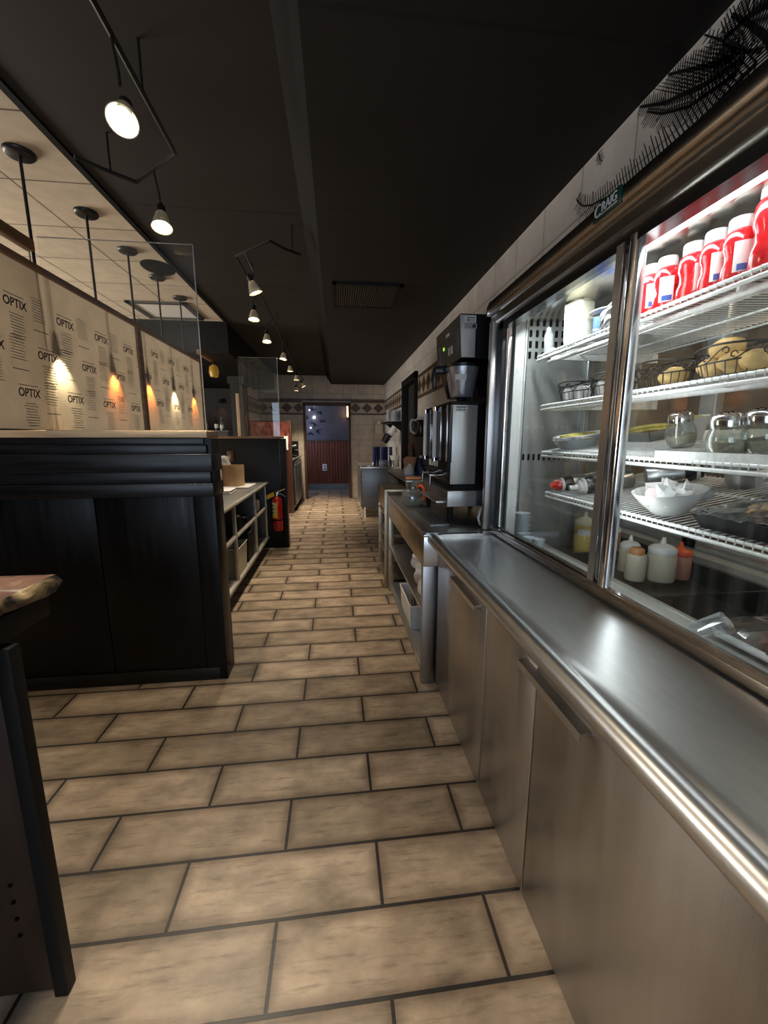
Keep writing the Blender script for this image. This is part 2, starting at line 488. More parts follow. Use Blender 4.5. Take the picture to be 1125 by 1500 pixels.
M['greens'] = mat('yellow_green_food', (0.55, 0.48, 0.12), 0.6, var=0.5, vscale=(50, 50, 50))
M['brass'] = mat('warm_lit_brass_steel', (0.40, 0.34, 0.25), 0.35, metal=0.9, var=0.2, vscale=(9, 9, 9))  # brass of the shelf unit, and warm reflections painted on the table apron
M['brown_box'] = mat('brown_wooden_box', (0.10, 0.055, 0.028), 0.55, var=0.3, vscale=(20, 20, 3))
M['diamond'] = mat('brown_accent_tile', (0.085, 0.05, 0.028), 0.35, var=0.3)
M['border'] = mat('brown_border_tile', (0.10, 0.062, 0.038), 0.4, var=0.3)
M['band'] = mat('cream_band_tile', (0.50, 0.41, 0.30), 0.35, var=0.12)
M['band_side'] = mat('cream_band_tile_side', (0.50, 0.43, 0.35), 0.35, var=0.12)
M['grey_wall'] = mat('dark_grey_paint', (0.085, 0.08, 0.088), 0.55, var=0.2, vscale=(3, 3, 3))
M['mural'] = mat('black_mural_paint', (0.006, 0.006, 0.007), 0.6)
M['green_sign'] = mat('dark_green_sign', (0.008, 0.05, 0.035), 0.3)
M['sign_white'] = mat('sign_white', (0.88, 0.90, 0.88), 0.4)
M['lamp_body'] = mat('dark_lamp_metal', (0.03, 0.028, 0.026), 0.4, metal=0.5)
M['lamp_shade'] = mat('frosted_glass_shade', (0.40, 0.34, 0.23), 0.35, trans=0.1, emit=(1.0, 0.78, 0.45), estr=0.03)
M['bulb'] = mat('lit_lamp_face', (1, 1, 1), 0.4, emit=(1.0, 0.90, 0.70), estr=26.0)
M['tube_lit'] = mat('fluorescent_tube', (1, 1, 1), 0.4, emit=(0.86, 0.94, 1.0), estr=TUBE_E)
M['led_lit'] = mat('green_display_dot', (0.2, 0.6, 0.05), 0.4, emit=(0.35, 1.0, 0.08), estr=1.2)
M['white_lit'] = mat('small_lit_bulb', (1, 1, 1), 0.4, emit=(0.95, 0.95, 1.0), estr=14.0)
M['warm_lit'] = mat('warm_lit_glass', (1, 0.8, 0.5), 0.4, emit=(1.0, 0.60, 0.22), estr=3.5)
M['amber'] = mat('amber_glass_shade', (0.35, 0.20, 0.03), 0.3, trans=0.2, emit=(0.9, 0.5, 0.08), estr=0.12)


def stone():
    m = bpy.data.materials.new('red_brown_granite')
    nt, N, L, B = nodes(m)
    tc = N.new('ShaderNodeTexCoord')
    n1 = N.new('ShaderNodeTexNoise'); n1.inputs['Scale'].default_value = 9; n1.inputs['Detail'].default_value = 8; n1.inputs['Distortion'].default_value = 1.2
    cr = N.new('ShaderNodeValToRGB')
    e = cr.color_ramp.elements
    e[0].position = 0.30; e[0].color = (0.06, 0.03, 0.03, 1)
    e[1].position = 0.72; e[1].color = (0.48, 0.36, 0.20, 1)
    a = e.new(0.45); a.color = (0.20, 0.105, 0.08, 1)
    a = e.new(0.58); a.color = (0.27, 0.14, 0.105, 1)
    L.new(tc.outputs['Object'], n1.inputs['Vector']); L.new(n1.outputs['Fac'], cr.inputs[0]); L.new(cr.outputs[0], B.inputs['Base Color'])
    B.inputs['Roughness'].default_value = 0.25
    return m


def stone_edge():
    m = bpy.data.materials.new('chipped_granite_edge')
    nt, N, L, B = nodes(m)
    tc = N.new('ShaderNodeTexCoord')
    mp = N.new('ShaderNodeMapping'); mp.inputs['Scale'].default_value = (14, 9, 22)
    n1 = N.new('ShaderNodeTexNoise'); n1.inputs['Scale'].default_value = 1; n1.inputs['Detail'].default_value = 9; n1.inputs['Distortion'].default_value = 0.8
    cr = N.new('ShaderNodeValToRGB')
    e = cr.color_ramp.elements
    e[0].position = 0.40; e[0].color = (0.03, 0.027, 0.03, 1)
    e[1].position = 0.66; e[1].color = (0.66, 0.50, 0.22, 1)
    a = e.new(0.52); a.color = (0.34, 0.24, 0.13, 1)
    L.new(tc.outputs['Object'], mp.inputs[0]); L.new(mp.outputs[0], n1.inputs['Vector']); L.new(n1.outputs['Fac'], cr.inputs[0]); L.new(cr.outputs[0], B.inputs['Base Color'])
    bp = N.new('ShaderNodeBump'); bp.inputs['Strength'].default_value = 0.9; bp.inputs['Distance'].default_value = 0.01
    L.new(n1.outputs['Fac'], bp.inputs['Height']); L.new(bp.outputs[0], B.inputs['Normal'])
    B.inputs['Roughness'].default_value = 0.4
    return m


def optix_paper():
    """brown masking paper on a light-passing sheet"""
    m = bpy.data.materials.new('brown_masking_paper')
    nt, N, L, B = nodes(m)
    N.remove(B)
    tc = N.new('ShaderNodeTexCoord')
    no = N.new('ShaderNodeTexNoise'); no.inputs['Scale'].default_value = 9; no.inputs['Detail'].default_value = 8
    mr = N.new('ShaderNodeMapRange'); mr.inputs[3].default_value = 0.8; mr.inputs[4].default_value = 1.2
    vm = N.new('ShaderNodeVectorMath'); vm.operation = 'SCALE'; vm.inputs[0].default_value = (0.52, 0.415, 0.30)
    L.new(tc.outputs['Object'], no.inputs['Vector']); L.new(no.outputs['Fac'], mr.inputs[0]); L.new(mr.outputs[0], vm.inputs['Scale'])
    df = N.new('ShaderNodeBsdfDiffuse'); tl = N.new('ShaderNodeBsdfTranslucent')
    L.new(vm.outputs[0], df.inputs[0]); L.new(vm.outputs[0], tl.inputs[0])
    mx = N.new('ShaderNodeMixShader'); mx.inputs[0].default_value = 0.38
    L.new(df.outputs[0], mx.inputs[1]); L.new(tl.outputs[0], mx.inputs[2])
    L.new(mx.outputs[0], N['Material Output'].inputs['Surface'])
    return m


M['stone'] = stone(); M['stone_edge'] = stone_edge(); M['optix'] = optix_paper()


def wainscot():
    m = mat('red_brown_beadboard', (0.15, 0.040, 0.018), 0.4, var=0.4, vscale=(30, 30, 2))
    nt, N, L, B = nodes(m)
    tc = N.new('ShaderNodeTexCoord'); wv = N.new('ShaderNodeTexWave'); wv.bands_direction = 'X'; wv.inputs['Scale'].default_value = 4.0
    bp = N.new('ShaderNodeBump'); bp.inputs['Strength'].default_value = 0.6; bp.inputs['Distance'].default_value = 0.01
    L.new(tc.outputs['Object'], wv.inputs['Vector']); L.new(wv.outputs['Fac'], bp.inputs['Height']); L.new(bp.outputs[0], B.inputs['Normal'])
    return m


M['wainscot'] = wainscot()

# ================================================================== SETTING
def struct(name, mb, m, parent=None, smooth=False):
    o = mb.build(name, m, parent, smooth)
    if parent is None: o['kind'] = 'structure'
    return o


struct('floor', MB().box(-5.6, 2.9, -3.1, 11.7, -0.06, 0), M['floor'])
# right-hand wall, with a doorway and with the refrigerator let into it
struct('wall_right', MB().box(1.13, 1.25, 2.19, 5.74, 0, 2.62).box(1.13, 1.25, 5.74, 6.86, 2.27, 2.62).box(1.13, 1.25, 6.86, 9.8, 0, 2.62)
       .box(1.13, 1.25, -3.1, 2.19, 2.13, 2.62).box(1.13, 1.25, -3.1, -0.72, 0, 2.13), M['wall_tile_x'])
struct('wall_back', MB().box(-1.7, -0.70, 9.7, 9.82, 0, 2.82).box(0.335, 1.25, 9.7, 9.82, 0, 2.82).box(-0.70, 0.335, 9.7, 9.82, 2.17, 2.82), M['wall_tile_y'])
struct('wall_left', MB().box(-1.82, -1.7, 7.9, 9.82, 0, 2.82), M['wall_tile_x'])
struct('wall_dining', MB().box(-5.6, -5.5, -3.1, 10.0, 0, 2.82).box(-5.6, -1.82, 9.2, 9.3, 0, 2.82), M['dark'])
struct('wall_front', MB().box(-5.6, 2.9, -3.1, -3.0, 0, 2.82), M['dark'])
struct('wall_kitchen', MB().box(2.8, 2.9, -3.1, 5.0, 0, 2.62).box(1.25, 2.9, 3.0, 3.1, 0, 2.62), mat('kitchen_wall_paint', (0.30, 0.21, 0.13), 0.6, var=0.3, vscale=(4, 4, 2)))
struct('ceiling', MB().box(-0.08, 1.25, -3.1, 9.75, 2.6, 2.66), M['ceil_black'])
struct('ceiling', MB().box(-1.27, -0.183, -3.1, 9.75, 2.78, 2.84), M['ceil_black2'])
struct('ceiling', MB().box(-5.6, -1.29, -3.1, 5.45, 2.78, 2.84), M['ceil_white'])
struct('ceiling', MB().box(-5.6, -1.27, 5.45, 9.3, 2.42, 2.84), M['black'])
struct('ceiling', MB().box(1.25, 2.9, -3.1, 5.0, 2.6, 2.66), M['dark'])
struct('trim_1', MB().prism([(-0.08, 2.6), (-0.183, 2.78), (-0.183, 2.83), (-0.05, 2.66)], (-3.1, 9.74)), mat('black_painted_slope', (0.009, 0.008, 0.0075), 0.8, spec=0.2))
struct('trim_2', MB().box(-1.295, -1.262, -3.1, 5.45, 2.765, 2.80), M['black'])

# the room seen through the far opening
struct('wall_far', MB().box(-2.4, 2.2, 11.5, 11.6, 0, 2.6), M['grey_wall'])
struct('wall_far_side', MB().box(-2.4, -2.3, 9.82, 11.5, 0, 2.6).box(2.1, 2.2, 9.82, 11.5, 0, 2.6), M['grey_wall'])
struct('ceiling', MB().box(-2.4, 2.2, 9.82, 11.6, 2.6, 2.7), M['dark'])
struct('trim_3', MB().box(-2.3, 2.1, 11.475, 11.5, 0.16, 1.30), M['wainscot'])
struct('trim_4', MB().box(-2.3, 2.1, 11.455, 11.5, 1.30, 1.355), M['brown_cab'])
struct('baseboard_far', MB().box(-2.3, 2.1, 11.465, 11.5, 0, 0.16), M['dull_steel'])
struct('trim_5', MB().box(-0.72, -0.665, 9.66, 9.83, 0, 2.17).box(0.305, 0.355, 9.66, 9.83, 0, 2.17).box(-0.72, 0.355, 9.66, 9.83, 2.13, 2.20), M['brown_cab'])

# tile border with diamonds
def band(name, mk, u0, u1, first):
    """mk(mb,u0,u1,z0,z1,t) adds a slab to the wall; diamonds every 0.262"""
    mb = MB(); mb.mi = 0; mk(mb, u0, u1, 1.965, 2.195, 0.004)
    mb.mi = 1; mk(mb, u0, u1, 2.195, 2.235, 0.010); mk(mb, u0, u1, 1.925, 1.965, 0.010)
    mb.mi = 2
    u = first
    while u < u1 - 0.05:
        if u > u0 + 0.05:
            mk(mb, [(u - 0.122, 2.08), (u, 1.972), (u + 0.122, 2.08), (u, 2.188)], None, 0, 0, 0.007)
        u += 0.262
    return mb


def band_back(mb, a, b, z0, z1, t):
    if b is None: mb.prism(a, (9.7 - t, 9.71), 'y')
    else: mb.box(a, b, 9.7 - t, 9.71, z0, z1)


def band_right(mb, a, b, z0, z1, t):
    if b is None: mb.prism(a, (1.13 - t, 1.14), 'x')
    else: mb.box(1.13 - t, 1.14, a, b, z0, z1)


def band_left(mb, a, b, z0, z1, t):
    if b is None: mb.prism(a, (-1.71, -1.7 + t), 'x')
    else: mb.box(-1.71, -1.7 + t, a, b, z0, z1)


struct('trim_6', band('b', band_back, 0.36, 1.12, 0.47), [M['band'], M['border'], M['diamond']])
struct('trim_7', band('b', band_back, -1.68, -0.73, -1.60 + 0.0), [M['band'], M['border'], M['diamond']])
struct('trim_8', band('b', band_right, 2.3, 5.70, 2.45), [M['band_side'], M['border'], M['diamond']])
struct('trim_9', band('b', band_right, 6.90, 9.68, 7.05), [M['band_side'], M['border'], M['diamond']])
struct('trim_10', band('b', band_left, 7.95, 9.68, 8.05), [M['band_side'], M['border'], M['diamond']])
# dark strip above the border on the back wall
struct('trim_11', MB().box(-1.69, 1.12, 9.68, 9.71, 2.235, 2.275), M['border'])
# doorway in the right wall
d1 = thing('door_1', 'dark doorway in the right-hand wall', 'door', (1.13, 6.3, 0))
del d1['label']; del d1['category']; d1['kind'] = 'structure'
MB((1.13, 6.3, 0)).box(1.085, 1.26, 5.72, 5.80, 0, 2.30, 0.004).box(1.085, 1.26, 6.80, 6.88, 0, 2.30, 0.004).box(1.085, 1.26, 5.72, 6.88, 2.21, 2.30, 0.004).build('door_frame', M['black'], d1)
MB((1.13, 6.3, 0)).box(1.19, 1.23, 5.80, 6.80, 0.01, 2.21).build('door_panel', M['dark'], d1)
# dining-room window (daylight from the left)
wn = thing('window_2', '', '', (-5.5, 2.6, 1.7))
del wn['label']; del wn['category']; wn['kind'] = 'structure'
MB((-5.5, 2.6, 1.7)).box(-5.5, -5.45, 2.57, 2.65, 1.0, 2.4).box(-5.5, -5.45, 5.25, 5.33, 1.0, 2.4).box(-5.5, -5.45, 2.57, 5.33, 1.0, 1.08).box(-5.5, -5.45, 2.57, 5.33, 2.32, 2.4).build('window_frame', M['black'], wn)
# front windows behind the camera (the daylight comes from here)
for i, (x0, x1) in enumerate(((-1.98, 0.48),)):
    wn = thing('window_%d' % (i + 1), '', '', ((x0 + x1) / 2, -3.0, 1.6))
    del wn['label']; del wn['category']; wn['kind'] = 'structure'
    MB((x0 / 2 + x1 / 2, -3.0, 1.6)).box(x0, x1, -3.0, -2.94, 0.7, 0.78).box(x0, x1, -3.0, -2.94, 2.5, 2.58).box(x0, x0 + 0.08, -3.0, -2.94, 0.7, 2.58).box(x1 - 0.08, x1, -3.0, -2.94, 0.7, 2.58).build('window_frame', M['black'], wn)
    MB((x0 / 2 + x1 / 2, -3.0, 1.6)).box(x0 + 0.08, x1 - 0.08, -2.985, -2.98, 0.78, 2.5).build('window_pane', M['screen'], wn)

# black palm fronds painted on the wall above the refrigerator
def frond(mb, pts, l0, l1, step, sides, wdt=0.012, slant=0.5, lean=0):
    pts = [Vector((p[0], p[1])) for p in pts]
    x = 1.1285
    def quad(a, b, wa, wb):
        d = (b - a)
        if d.length < 1e-5: return
        n = Vector((-d.y, d.x)).normalized()
        q = [a + n * wa, a - n * wa, b - n * wb, b + n * wb]
        mb.prism([(v.x, v.y) for v in q], (x, 1.1305), 'x')
    L = 0
    tot = sum((b - a).length for a, b in zip(pts, pts[1:]))
    for a, b in zip(pts, pts[1:]):
        quad(a, b, 0.6 * wdt * (1 - 0.6 * L / tot), 0.6 * wdt * (1 - 0.6 * (L + (b - a).length) / tot))
        n = max(1, int((b - a).length / step))
        d = (b - a).normalized(); nn = Vector((-d.y, d.x))
        for k in range(n):
            p = a + (b - a) * (k / n)
            f = (L + (b - a).length * k / n) / tot
            ln = (l0 + (l1 - l0) * f) * random.uniform(0.75, 1.1)
            for s in sides:
                q = p + (nn * s + d * slant + Vector((0, lean))) .normalized() * ln
                if q.y > 2.597: q.y = 2.597
                if q.y < 2.135: q.y = 2.135
                quad(p, q, 0.0021, 0.0008)
        L += (b - a).length


mb = MB((1.13, 1.4, 2.3))
frond(mb, [(1.16, 2.38), (1.30, 2.36), (1.45, 2.35), (1.60, 2.355), (1.75, 2.37), (1.88, 2.40), (1.95, 2.43), (2.00, 2.475), (1.985, 2.50)], 0.15, 0.03, 0.016, (-1, 1), 0.012)
frond(mb, [(1.20, 2.42), (1.34, 2.455), (1.50, 2.52), (1.62, 2.592)], 0.09, 0.03, 0.012, (1, -1), 0.016)
frond(mb, [(1.24, 2.45), (1.33, 2.50), (1.42, 2.555), (1.49, 2.597)], 0.08, 0.03, 0.011, (1, -1), 0.014)
frond(mb, [(1.22, 2.40), (1.38, 2.43), (1.50, 2.49), (1.58, 2.55)], 0.08, 0.04, 0.012, (1, -1), 0.012)
frond(mb, [(1.15, 2.40), (1.22, 2.45), (1.29, 2.535), (1.352, 2.597)], 0.03, 0.02, 0.02, (1, -1), 0.009)
frond(mb, [(1.12, 2.49), (1.20, 2.52), (1.28, 2.525)], 0.10, 0.06, 0.010, (1, -1), 0.020)
frond(mb, [(1.08, 2.30), (1.14, 2.42), (1.20, 2.50), (1.26, 2.57)], 0.16, 0.10, 0.010, (1, -1), 0.020)
frond(mb, [(0.85, 2.30), (0.98, 2.45), (1.08, 2.58)], 0.18, 0.10, 0.010, (1, -1), 0.022)
frond(mb, [(1.86, 2.585), (1.845, 2.555), (1.825, 2.535)], 0.03, 0.015, 0.01, (1, -1), 0.004)
for k in range(14):
    y = 1.20 + 0.017 * k
    frond(mb, [(y, 2.44 + 0.004 * k), (y + 0.13, 2.56 + 0.003 * k)], 0, 0, 9, (), 0.0035)
mu = mb.build('wall_mural', M['mural'])
mu.location = (1.13, 1.4, 2.3)
tag(mu, 'black painted palm fronds on the pale wall above the refrigerator', 'mural')

# black ink branches with small lights on the far wall
mb = MB((-0.6, 11.5, 1.8))
rb = random.Random(3)
for (x, z, n) in ((-0.62, 2.15, 6), (-0.40, 2.1, 6), (-0.55, 1.78, 7), (-0.35, 1.85, 5), (-0.68, 1.55, 6), (-0.50, 1.6, 5), (-0.75, 1.95, 5)):
    for k in range(n):
        a = rb.uniform(0, 2 * PI); l = rb.uniform(0.06, 0.16)
        mb.cyl((x, 11.494, z), (x + l * math.cos(a), 11.494, z + l * math.sin(a) * 0.7), 0.016, 0.003, 6)
mu = mb.build('far_wall_mural', M['mural']); mu.location = (-0.6, 11.5, 1.8)
tag(mu, 'dark twig and leaf painting on the grey wall beyond the far opening', 'mural')
for k, (px, z, r, lab) in enumerate(((-0.56, 1.955, 0.034, 'brightest white bulb on the far grey wall, amid dark twigs'), (-0.66, 1.68, 0.018, 'small white bulb low among the dark twigs on the far wall'),
                                     (-0.56, 2.28, 0.015, 'small white bulb highest on the far wall, near the opening top'), (-0.68, 2.14, 0.015, 'small white bulb up left of the brightest far bulb'),
                                     (-0.83, 1.86, 0.014, 'small white bulb at the left edge of the far opening'))):
    b = thing('wall_bulb', lab, 'light', (px, 11.47, z), group='bulbs on the far wall')
    MB().blob((0, -r * 0.4, 0), r, r, r, sub=2).build('globe', M['white_lit'], b)
    MB().cyl((0, 0, 0), (0, 0.03, 0), r * 0.6, seg=10).build('socket', M['lamp_body'], b)
ol = thing('wall_outlet', 'pale double outlet on the red-brown wainscot beyond the opening', 'outlet', (-0.31, 11.475, 0.61))
MB().box(-0.06, 0.06, -0.012, 0, -0.09, 0.09, 0.004).build('cover_plate', M['white'], ol)
for z in (-0.06, 0.02): MB().box(-0.03, 0.03, -0.016, -0.011, z, z + 0.04).build('socket', M['dull_steel'], ol)
sc = thing('wall_sconce', 'warm lit sconce at the upper right edge of the far opening', 'light', (0.36, 11.44, 2.1))
MB().box(-0.05, 0.05, 0, 0.06, -0.2, 0.2, 0.01).build('back_plate', M['lamp_body'], sc)
MB().box(-0.045, 0.045, -0.05, 0.0, -0.14, 0.16, 0.015).build('lamp_shade', M['warm_lit'], sc)


def point(name, loc, watts, col, r=0.03, parent=None):
    d = bpy.data.lights.new(name, 'POINT'); d.energy = watts; d.color = col; d.shadow_soft_size = r
    o = bpy.data.objects.new(name, d); o.location = loc; COL.objects.link(o)
    if parent is not None: o.parent = parent
    return o


def spot(name, loc, rot, watts, col, ang=80, blend=0.6, r=0.03, parent=None):
    d = bpy.data.lights.new(name, 'SPOT'); d.energy = watts; d.color = col; d.shadow_soft_size = r
    d.spot_size = R(ang); d.spot_blend = blend
    o = bpy.data.objects.new(name, d); o.location = loc; o.rotation_euler = rot; COL.objects.link(o)
    if parent is not None: o.parent = parent
    return o


point('sconce_glow', (0.30, 11.30, 2.05), 1.2, (1, 0.6, 0.25), 0.04)
area('corridor_daylight', (-1.6, 10.6, 1.9), (R(90), 0, R(-75)), 0.9, 1.2, 30, (0.50, 0.62, 1.0))
area('kitchen_light', (2.1, 1.0, 2.55), (0, 0, 0), 0.6, 1.2, 16, (1.0, 0.82, 0.6))

# ================================================================== REFRIGERATOR (let into the right wall)
# shelves slope up to the back
SLOPE = {1: 0.03, 2: 0.06, 3: 0.17, 4: 0.17}
SH = {1: 1.80, 2: 1.56, 3: 1.34, 4: 1.15}


def sz(k, x): return SH[k] + SLOPE[k] * (x - 1.0)


FY0, FY1 = -0.70, 2.185
fr = thing('display_refrigerator', 'stainless steel glass-door display refrigerator full of sauces and baskets, above the steel worktop', 'refrigerator', (1.2, 0.8, 0.885))
B0 = (1.2, 0.8, 0.885)
mb = MB(B0)                                   # header: convex upper cap and flat lower band
mb.prism([(1.128, 2.105), (0.84, 2.105), (0.812, 2.095), (0.797, 2.07), (0.797, 2.045), (0.806, 2.028), (0.822, 2.022), (0.822, 1.985), (0.832, 1.978), (1.128, 1.978)], (FY0, 2.215), 'y', soft=0.035)
mb.build('header', M['bronze_steel'], fr)
MB(B0).prism([(0.795, 2.022), (0.800, 2.065), (0.812, 2.098), (0.845, 2.109), (0.845, 2.022)], (2.205, 2.226), 'y').build('header_end_cap', M['chrome'], fr)
MB(B0).box(0.845, 0.90, FY0, 2.16, 1.945, 1.99).box(0.845, 0.90, 2.105, 2.165, 0.905, 1.99).build('door_gasket', M['black_gloss'], fr)
mb = MB(B0)
mb.box(0.805, 0.862, 2.155, FY1 + 0.005, 0.8965, 1.99, 0.004).box(0.866, 1.128, FY1 - 0.035, FY1 + 0.003, 0.8965, 1.98)
mb.build('side_stile', M['steel'], fr)
mb = MB(B0)
mb.box(0.842, 0.885, FY0, 2.155, 0.887, 0.915, 0.003).box(0.842, 0.85, FY0, 2.155, 0.915, 0.926).box(0.862, 0.868, FY0, 2.155, 0.915, 0.926)
mb.build('bottom_track', M['bronze_steel'], fr)
# interior liner
mb = MB(B0)
mb.box(0.905, 1.62, 2.105, 2.145, 0.60, 2.06)           # far end wall
mb.box(0.905, 1.66, FY0, 2.105, 2.05, 2.10)
mb.box(0.905, 1.62, FY0 - 0.03, FY0, 0.60, 2.06)
mb.build('liner', M['fridge_wall'], fr)
mb = MB(B0)                                   # floor ledge and sunken pan
mb.box(0.89, 1.02, FY0, 2.105, 0.855, 0.882, 0.003).box(1.52, 1.62, FY0, 2.105, 0.855, 0.905)
mb.box(1.005, 1.02, FY0, 2.105, 0.70, 0.888)
mb.build('front_ledge', M['panel_steel'], fr)
mb = MB(B0)
mb.box(1.02, 1.52, FY0, 2.105, 0.70, 0.715).box(1.50, 1.52, FY0, 2.105, 0.71, 0.88)
for y in (1.20, 1.75): mb.box(1.02, 1.50, y - 0.006, y + 0.006, 0.71, 0.872)
mb.build('sunken_pan', M['fridge_dark'], fr)
MB(B0).box(1.02, 1.50, 1.20, 2.10, 0.800, 0.806).box(1.02, 1.50, 1.196, 1.204, 0.80, 0.876).build('pan_plate', M['fridge_dark'], fr)
mb = MB(B0)                                   # air slots in the far end wall
for r in range(4):
    for c in range(7):
        mb.box(0.985 + 0.034 * c, 0.999 + 0.034 * c, 2.100, 2.1055, 1.80 + 0.052 * r, 1.834 + 0.052 * r, 0.004)
for c in range(15):
    mb.box(0.955 + 0.029 * c, 0.966 + 0.029 * c, 2.100, 2.1055, 1.285, 1.318, 0.004)
mb.build('air_slots', M['slot'], fr)
mb = MB(B0)                                   # white corner strip and chrome post behind the glass at the far end
mb.box(0.905, 0.955, 2.085, 2.105, 0.885, 2.05)
mb.build('corner_strip', M['white'], fr)
MB(B0).box(0.955, 0.968, 2.075, 2.105, 0.885, 2.05, 0.003).box(1.30, 1.335, 2.08, 2.105, 0.9, 2.05, 0.003).build('shelf_standard', M['alu'], fr)
mb = MB(B0)                                   # rear sliding-door frame
for y in (1.66, 0.9, 0.1): mb.box(1.60, 1.64, y - 0.04, y + 0.04, 0.905, 2.05, 0.004)
mb.box(1.60, 1.64, FY0, 2.105, 0.90, 0.95, 0.003).box(1.60, 1.64, FY0, 2.105, 2.0, 2.05, 0.003)
mb.build('rear_door_frame', M['alu'], fr)
MB(B0).box(1.618, 1.623, FY0, 2.105, 0.95, 2.0).build('rear_glass', M['glass_rear'], fr)
# sliding doors
for nm, y0, y1, xg in (('far', 1.215, 2.115, 0.876), ('near', 0.10, 1.205, 0.856)):
    d = MB(B0)
    for ya, yb in ((y0, y0 + (0.045 if nm == 'far' else 0.03)), (y1 - (0.025 if nm == 'far' else 0.042), y1)):
        hw = (yb - ya) / 2
        d.prism([(xg + 0.010, yb), (xg + 0.010, ya)] + [(xg - 0.004 - 0.009 * math.cos(a), (ya + yb) / 2 + hw * math.sin(a)) for a in [R(-90 + 18 * q) for q in range(11)]], (0.916, 1.965), 'z', soft=0.012)
    d.box(xg - 0.008, xg + 0.008, y0, y1, 0.916, 0.930)
    d = d.build('sliding_door', M['chrome'], fr)
    MB(B0).box(xg - 0.002, xg + 0.002, y0 + 0.03, y1 - 0.03, 0.93, 1.965).build('door_pane', M['glass'], d)
MB(B0).box(0.842, 0.846, 1.222, 1.252, 0.93, 1.96).build('door_pull', M['alu'], fr)
MB(B0).cyl((0.945, -0.6, 1.972), (0.945, 1.285, 1.972), 0.0125, seg=14).build('light_tube', M['tube_lit'], fr)
MB(B0).box(0.93, 0.965, -0.62, -0.60, 1.95, 2.05).box(0.93, 0.965, 1.285, 1.305, 1.95, 2.05).box(0.925, 0.97, -0.62, 1.31, 1.992, 2.05).build('light_fitting', M['white'], fr)
tl = area('refrigerator_tube_light', (0.972 - B0[0], 0.55 - B0[1], 1.955 - B0[2]), (0, R(-25), 0), 0.03, 2.4, 3.4, (0.88, 0.95, 1.0)); tl.parent = fr
tl = area('refrigerator_shelf_fill', (0.95 - B0[0], 1.65 - B0[1], 1.94 - B0[2]), (0, R(-30), 0), 0.03, 0.7, 6.0, (0.88, 0.95, 1.0)); tl.parent = fr  # added fill to lift the far shelves, past the end of the tube
MB(B0).box(0.889, 0.899, 1.195, 1.225, 0.95, 1.94, 0.002).build('added_strip', M['white'], fr)  # added white strip behind the door joint, goes with the fills below
for yy, rz in ((1.19, -60), (1.23, 60)):  # added fill lights that brighten the shelf fronts
    tl = area('refrigerator_strip_fill', (0.905 - B0[0], yy - B0[1], 1.45 - B0[2]), (R(90), 0, R(-90 + rz)), 0.07, 0.95, 1.5, (0.88, 0.95, 1.0)); tl.parent = fr
# green maker's plate
pl = MB(B0).box(0.792, 0.800, 1.185, 1.305, 2.040, 2.088, 0.002).build('name_plate', M['green_sign'], fr)
# lettering on the plate
tx = text('plate_lettering', 'RAIG', 0.036, (0.7912 - B0[0], 1.2315 - B0[1], 2.067 - B0[2]), (0, -1, 0), (0, 0, 1), M['sign_white'], pl, sx=0.86)
tx = text('plate_lettering', 'C', 0.050, (0.7912 - B0[0], 1.284 - B0[1], 2.064 - B0[2]), (0, -1, 0), (0, 0, 1), M['sign_white'], pl, sx=0.9)
MB(B0).box(0.7912, 0.793, 1.195, 1.268, 2.049, 2.052).build('plate_underline', M['sign_white'], pl)
# wire shelves
for k, y1 in ((1, 2.03), (2, 1.96), (3, 1.92), (4, 1.86)):
    y0 = FY0 + 0.06
    x1 = 1.555
    s = MB(B0)
    for dz, rr in ((0.0, 0.0055), (-0.018, 0.0065)):
        s.cyl((1.0, y0, sz(k, 1.0) + dz - 0.006), (1.0, y1, sz(k, 1.0) + dz - 0.006), rr, seg=8)
    for x in (1.17, 1.36, x1): s.cyl((x, y0, sz(k, x) - 0.009), (x, y1, sz(k, x) - 0.009), 0.0045, seg=6)
    for y in (y0, y1): s.cyl((1.0, y, sz(k, 1.0) - 0.006), (x1, y, sz(k, x1) - 0.006), 0.0045, seg=6)
    n = int((y1 - y0) / 0.023)
    for i in range(n):
        y = y0 + (i + 0.5) * (y1 - y0) / n
        s.tube([(0.997, y, sz(k, 1.0) - 0.016), (0.996, y, sz(k, 1.0) - 0.002), (1.004, y, sz(k, 1.0) - 0.001), (x1, y, sz(k, x1) - 0.0015)], 0.0022, 4)
    sh = s.build('wire_shelf', M['white_wire'], fr)
    b = MB(B0)
    for y in (1.95, 1.02, 0.10):
        y = min(y, y1 - 0.04)
        b.hexa([(1.03, y, sz(k, 1.03) - 0.030), (1.58, y, sz(k, 1.58) - 0.055), (1.58, y + 0.008, sz(k, 1.58) - 0.055), (1.03, y + 0.008, sz(k, 1.03) - 0.030),
                (1.03, y, sz(k, 1.03) - 0.012), (1.58, y, sz(k, 1.58) - 0.012), (1.58, y + 0.008, sz(k, 1.58) - 0.012), (1.03, y + 0.008, sz(k, 1.03) - 0.012)])
    if k in (1, 2):
        b.cyl((1.06, y0, sz(k, 1.06) - 0.030), (1.06, y1, sz(k, 1.06) - 0.030), 0.010, seg=8)
    if k == 3:
        b.box(0.998, 1.004, y0, 1.20, sz(3, 1) - 0.004, sz(3, 1) + 0.022)
    b.build('shelf_bracket', M['white_wire'], sh)

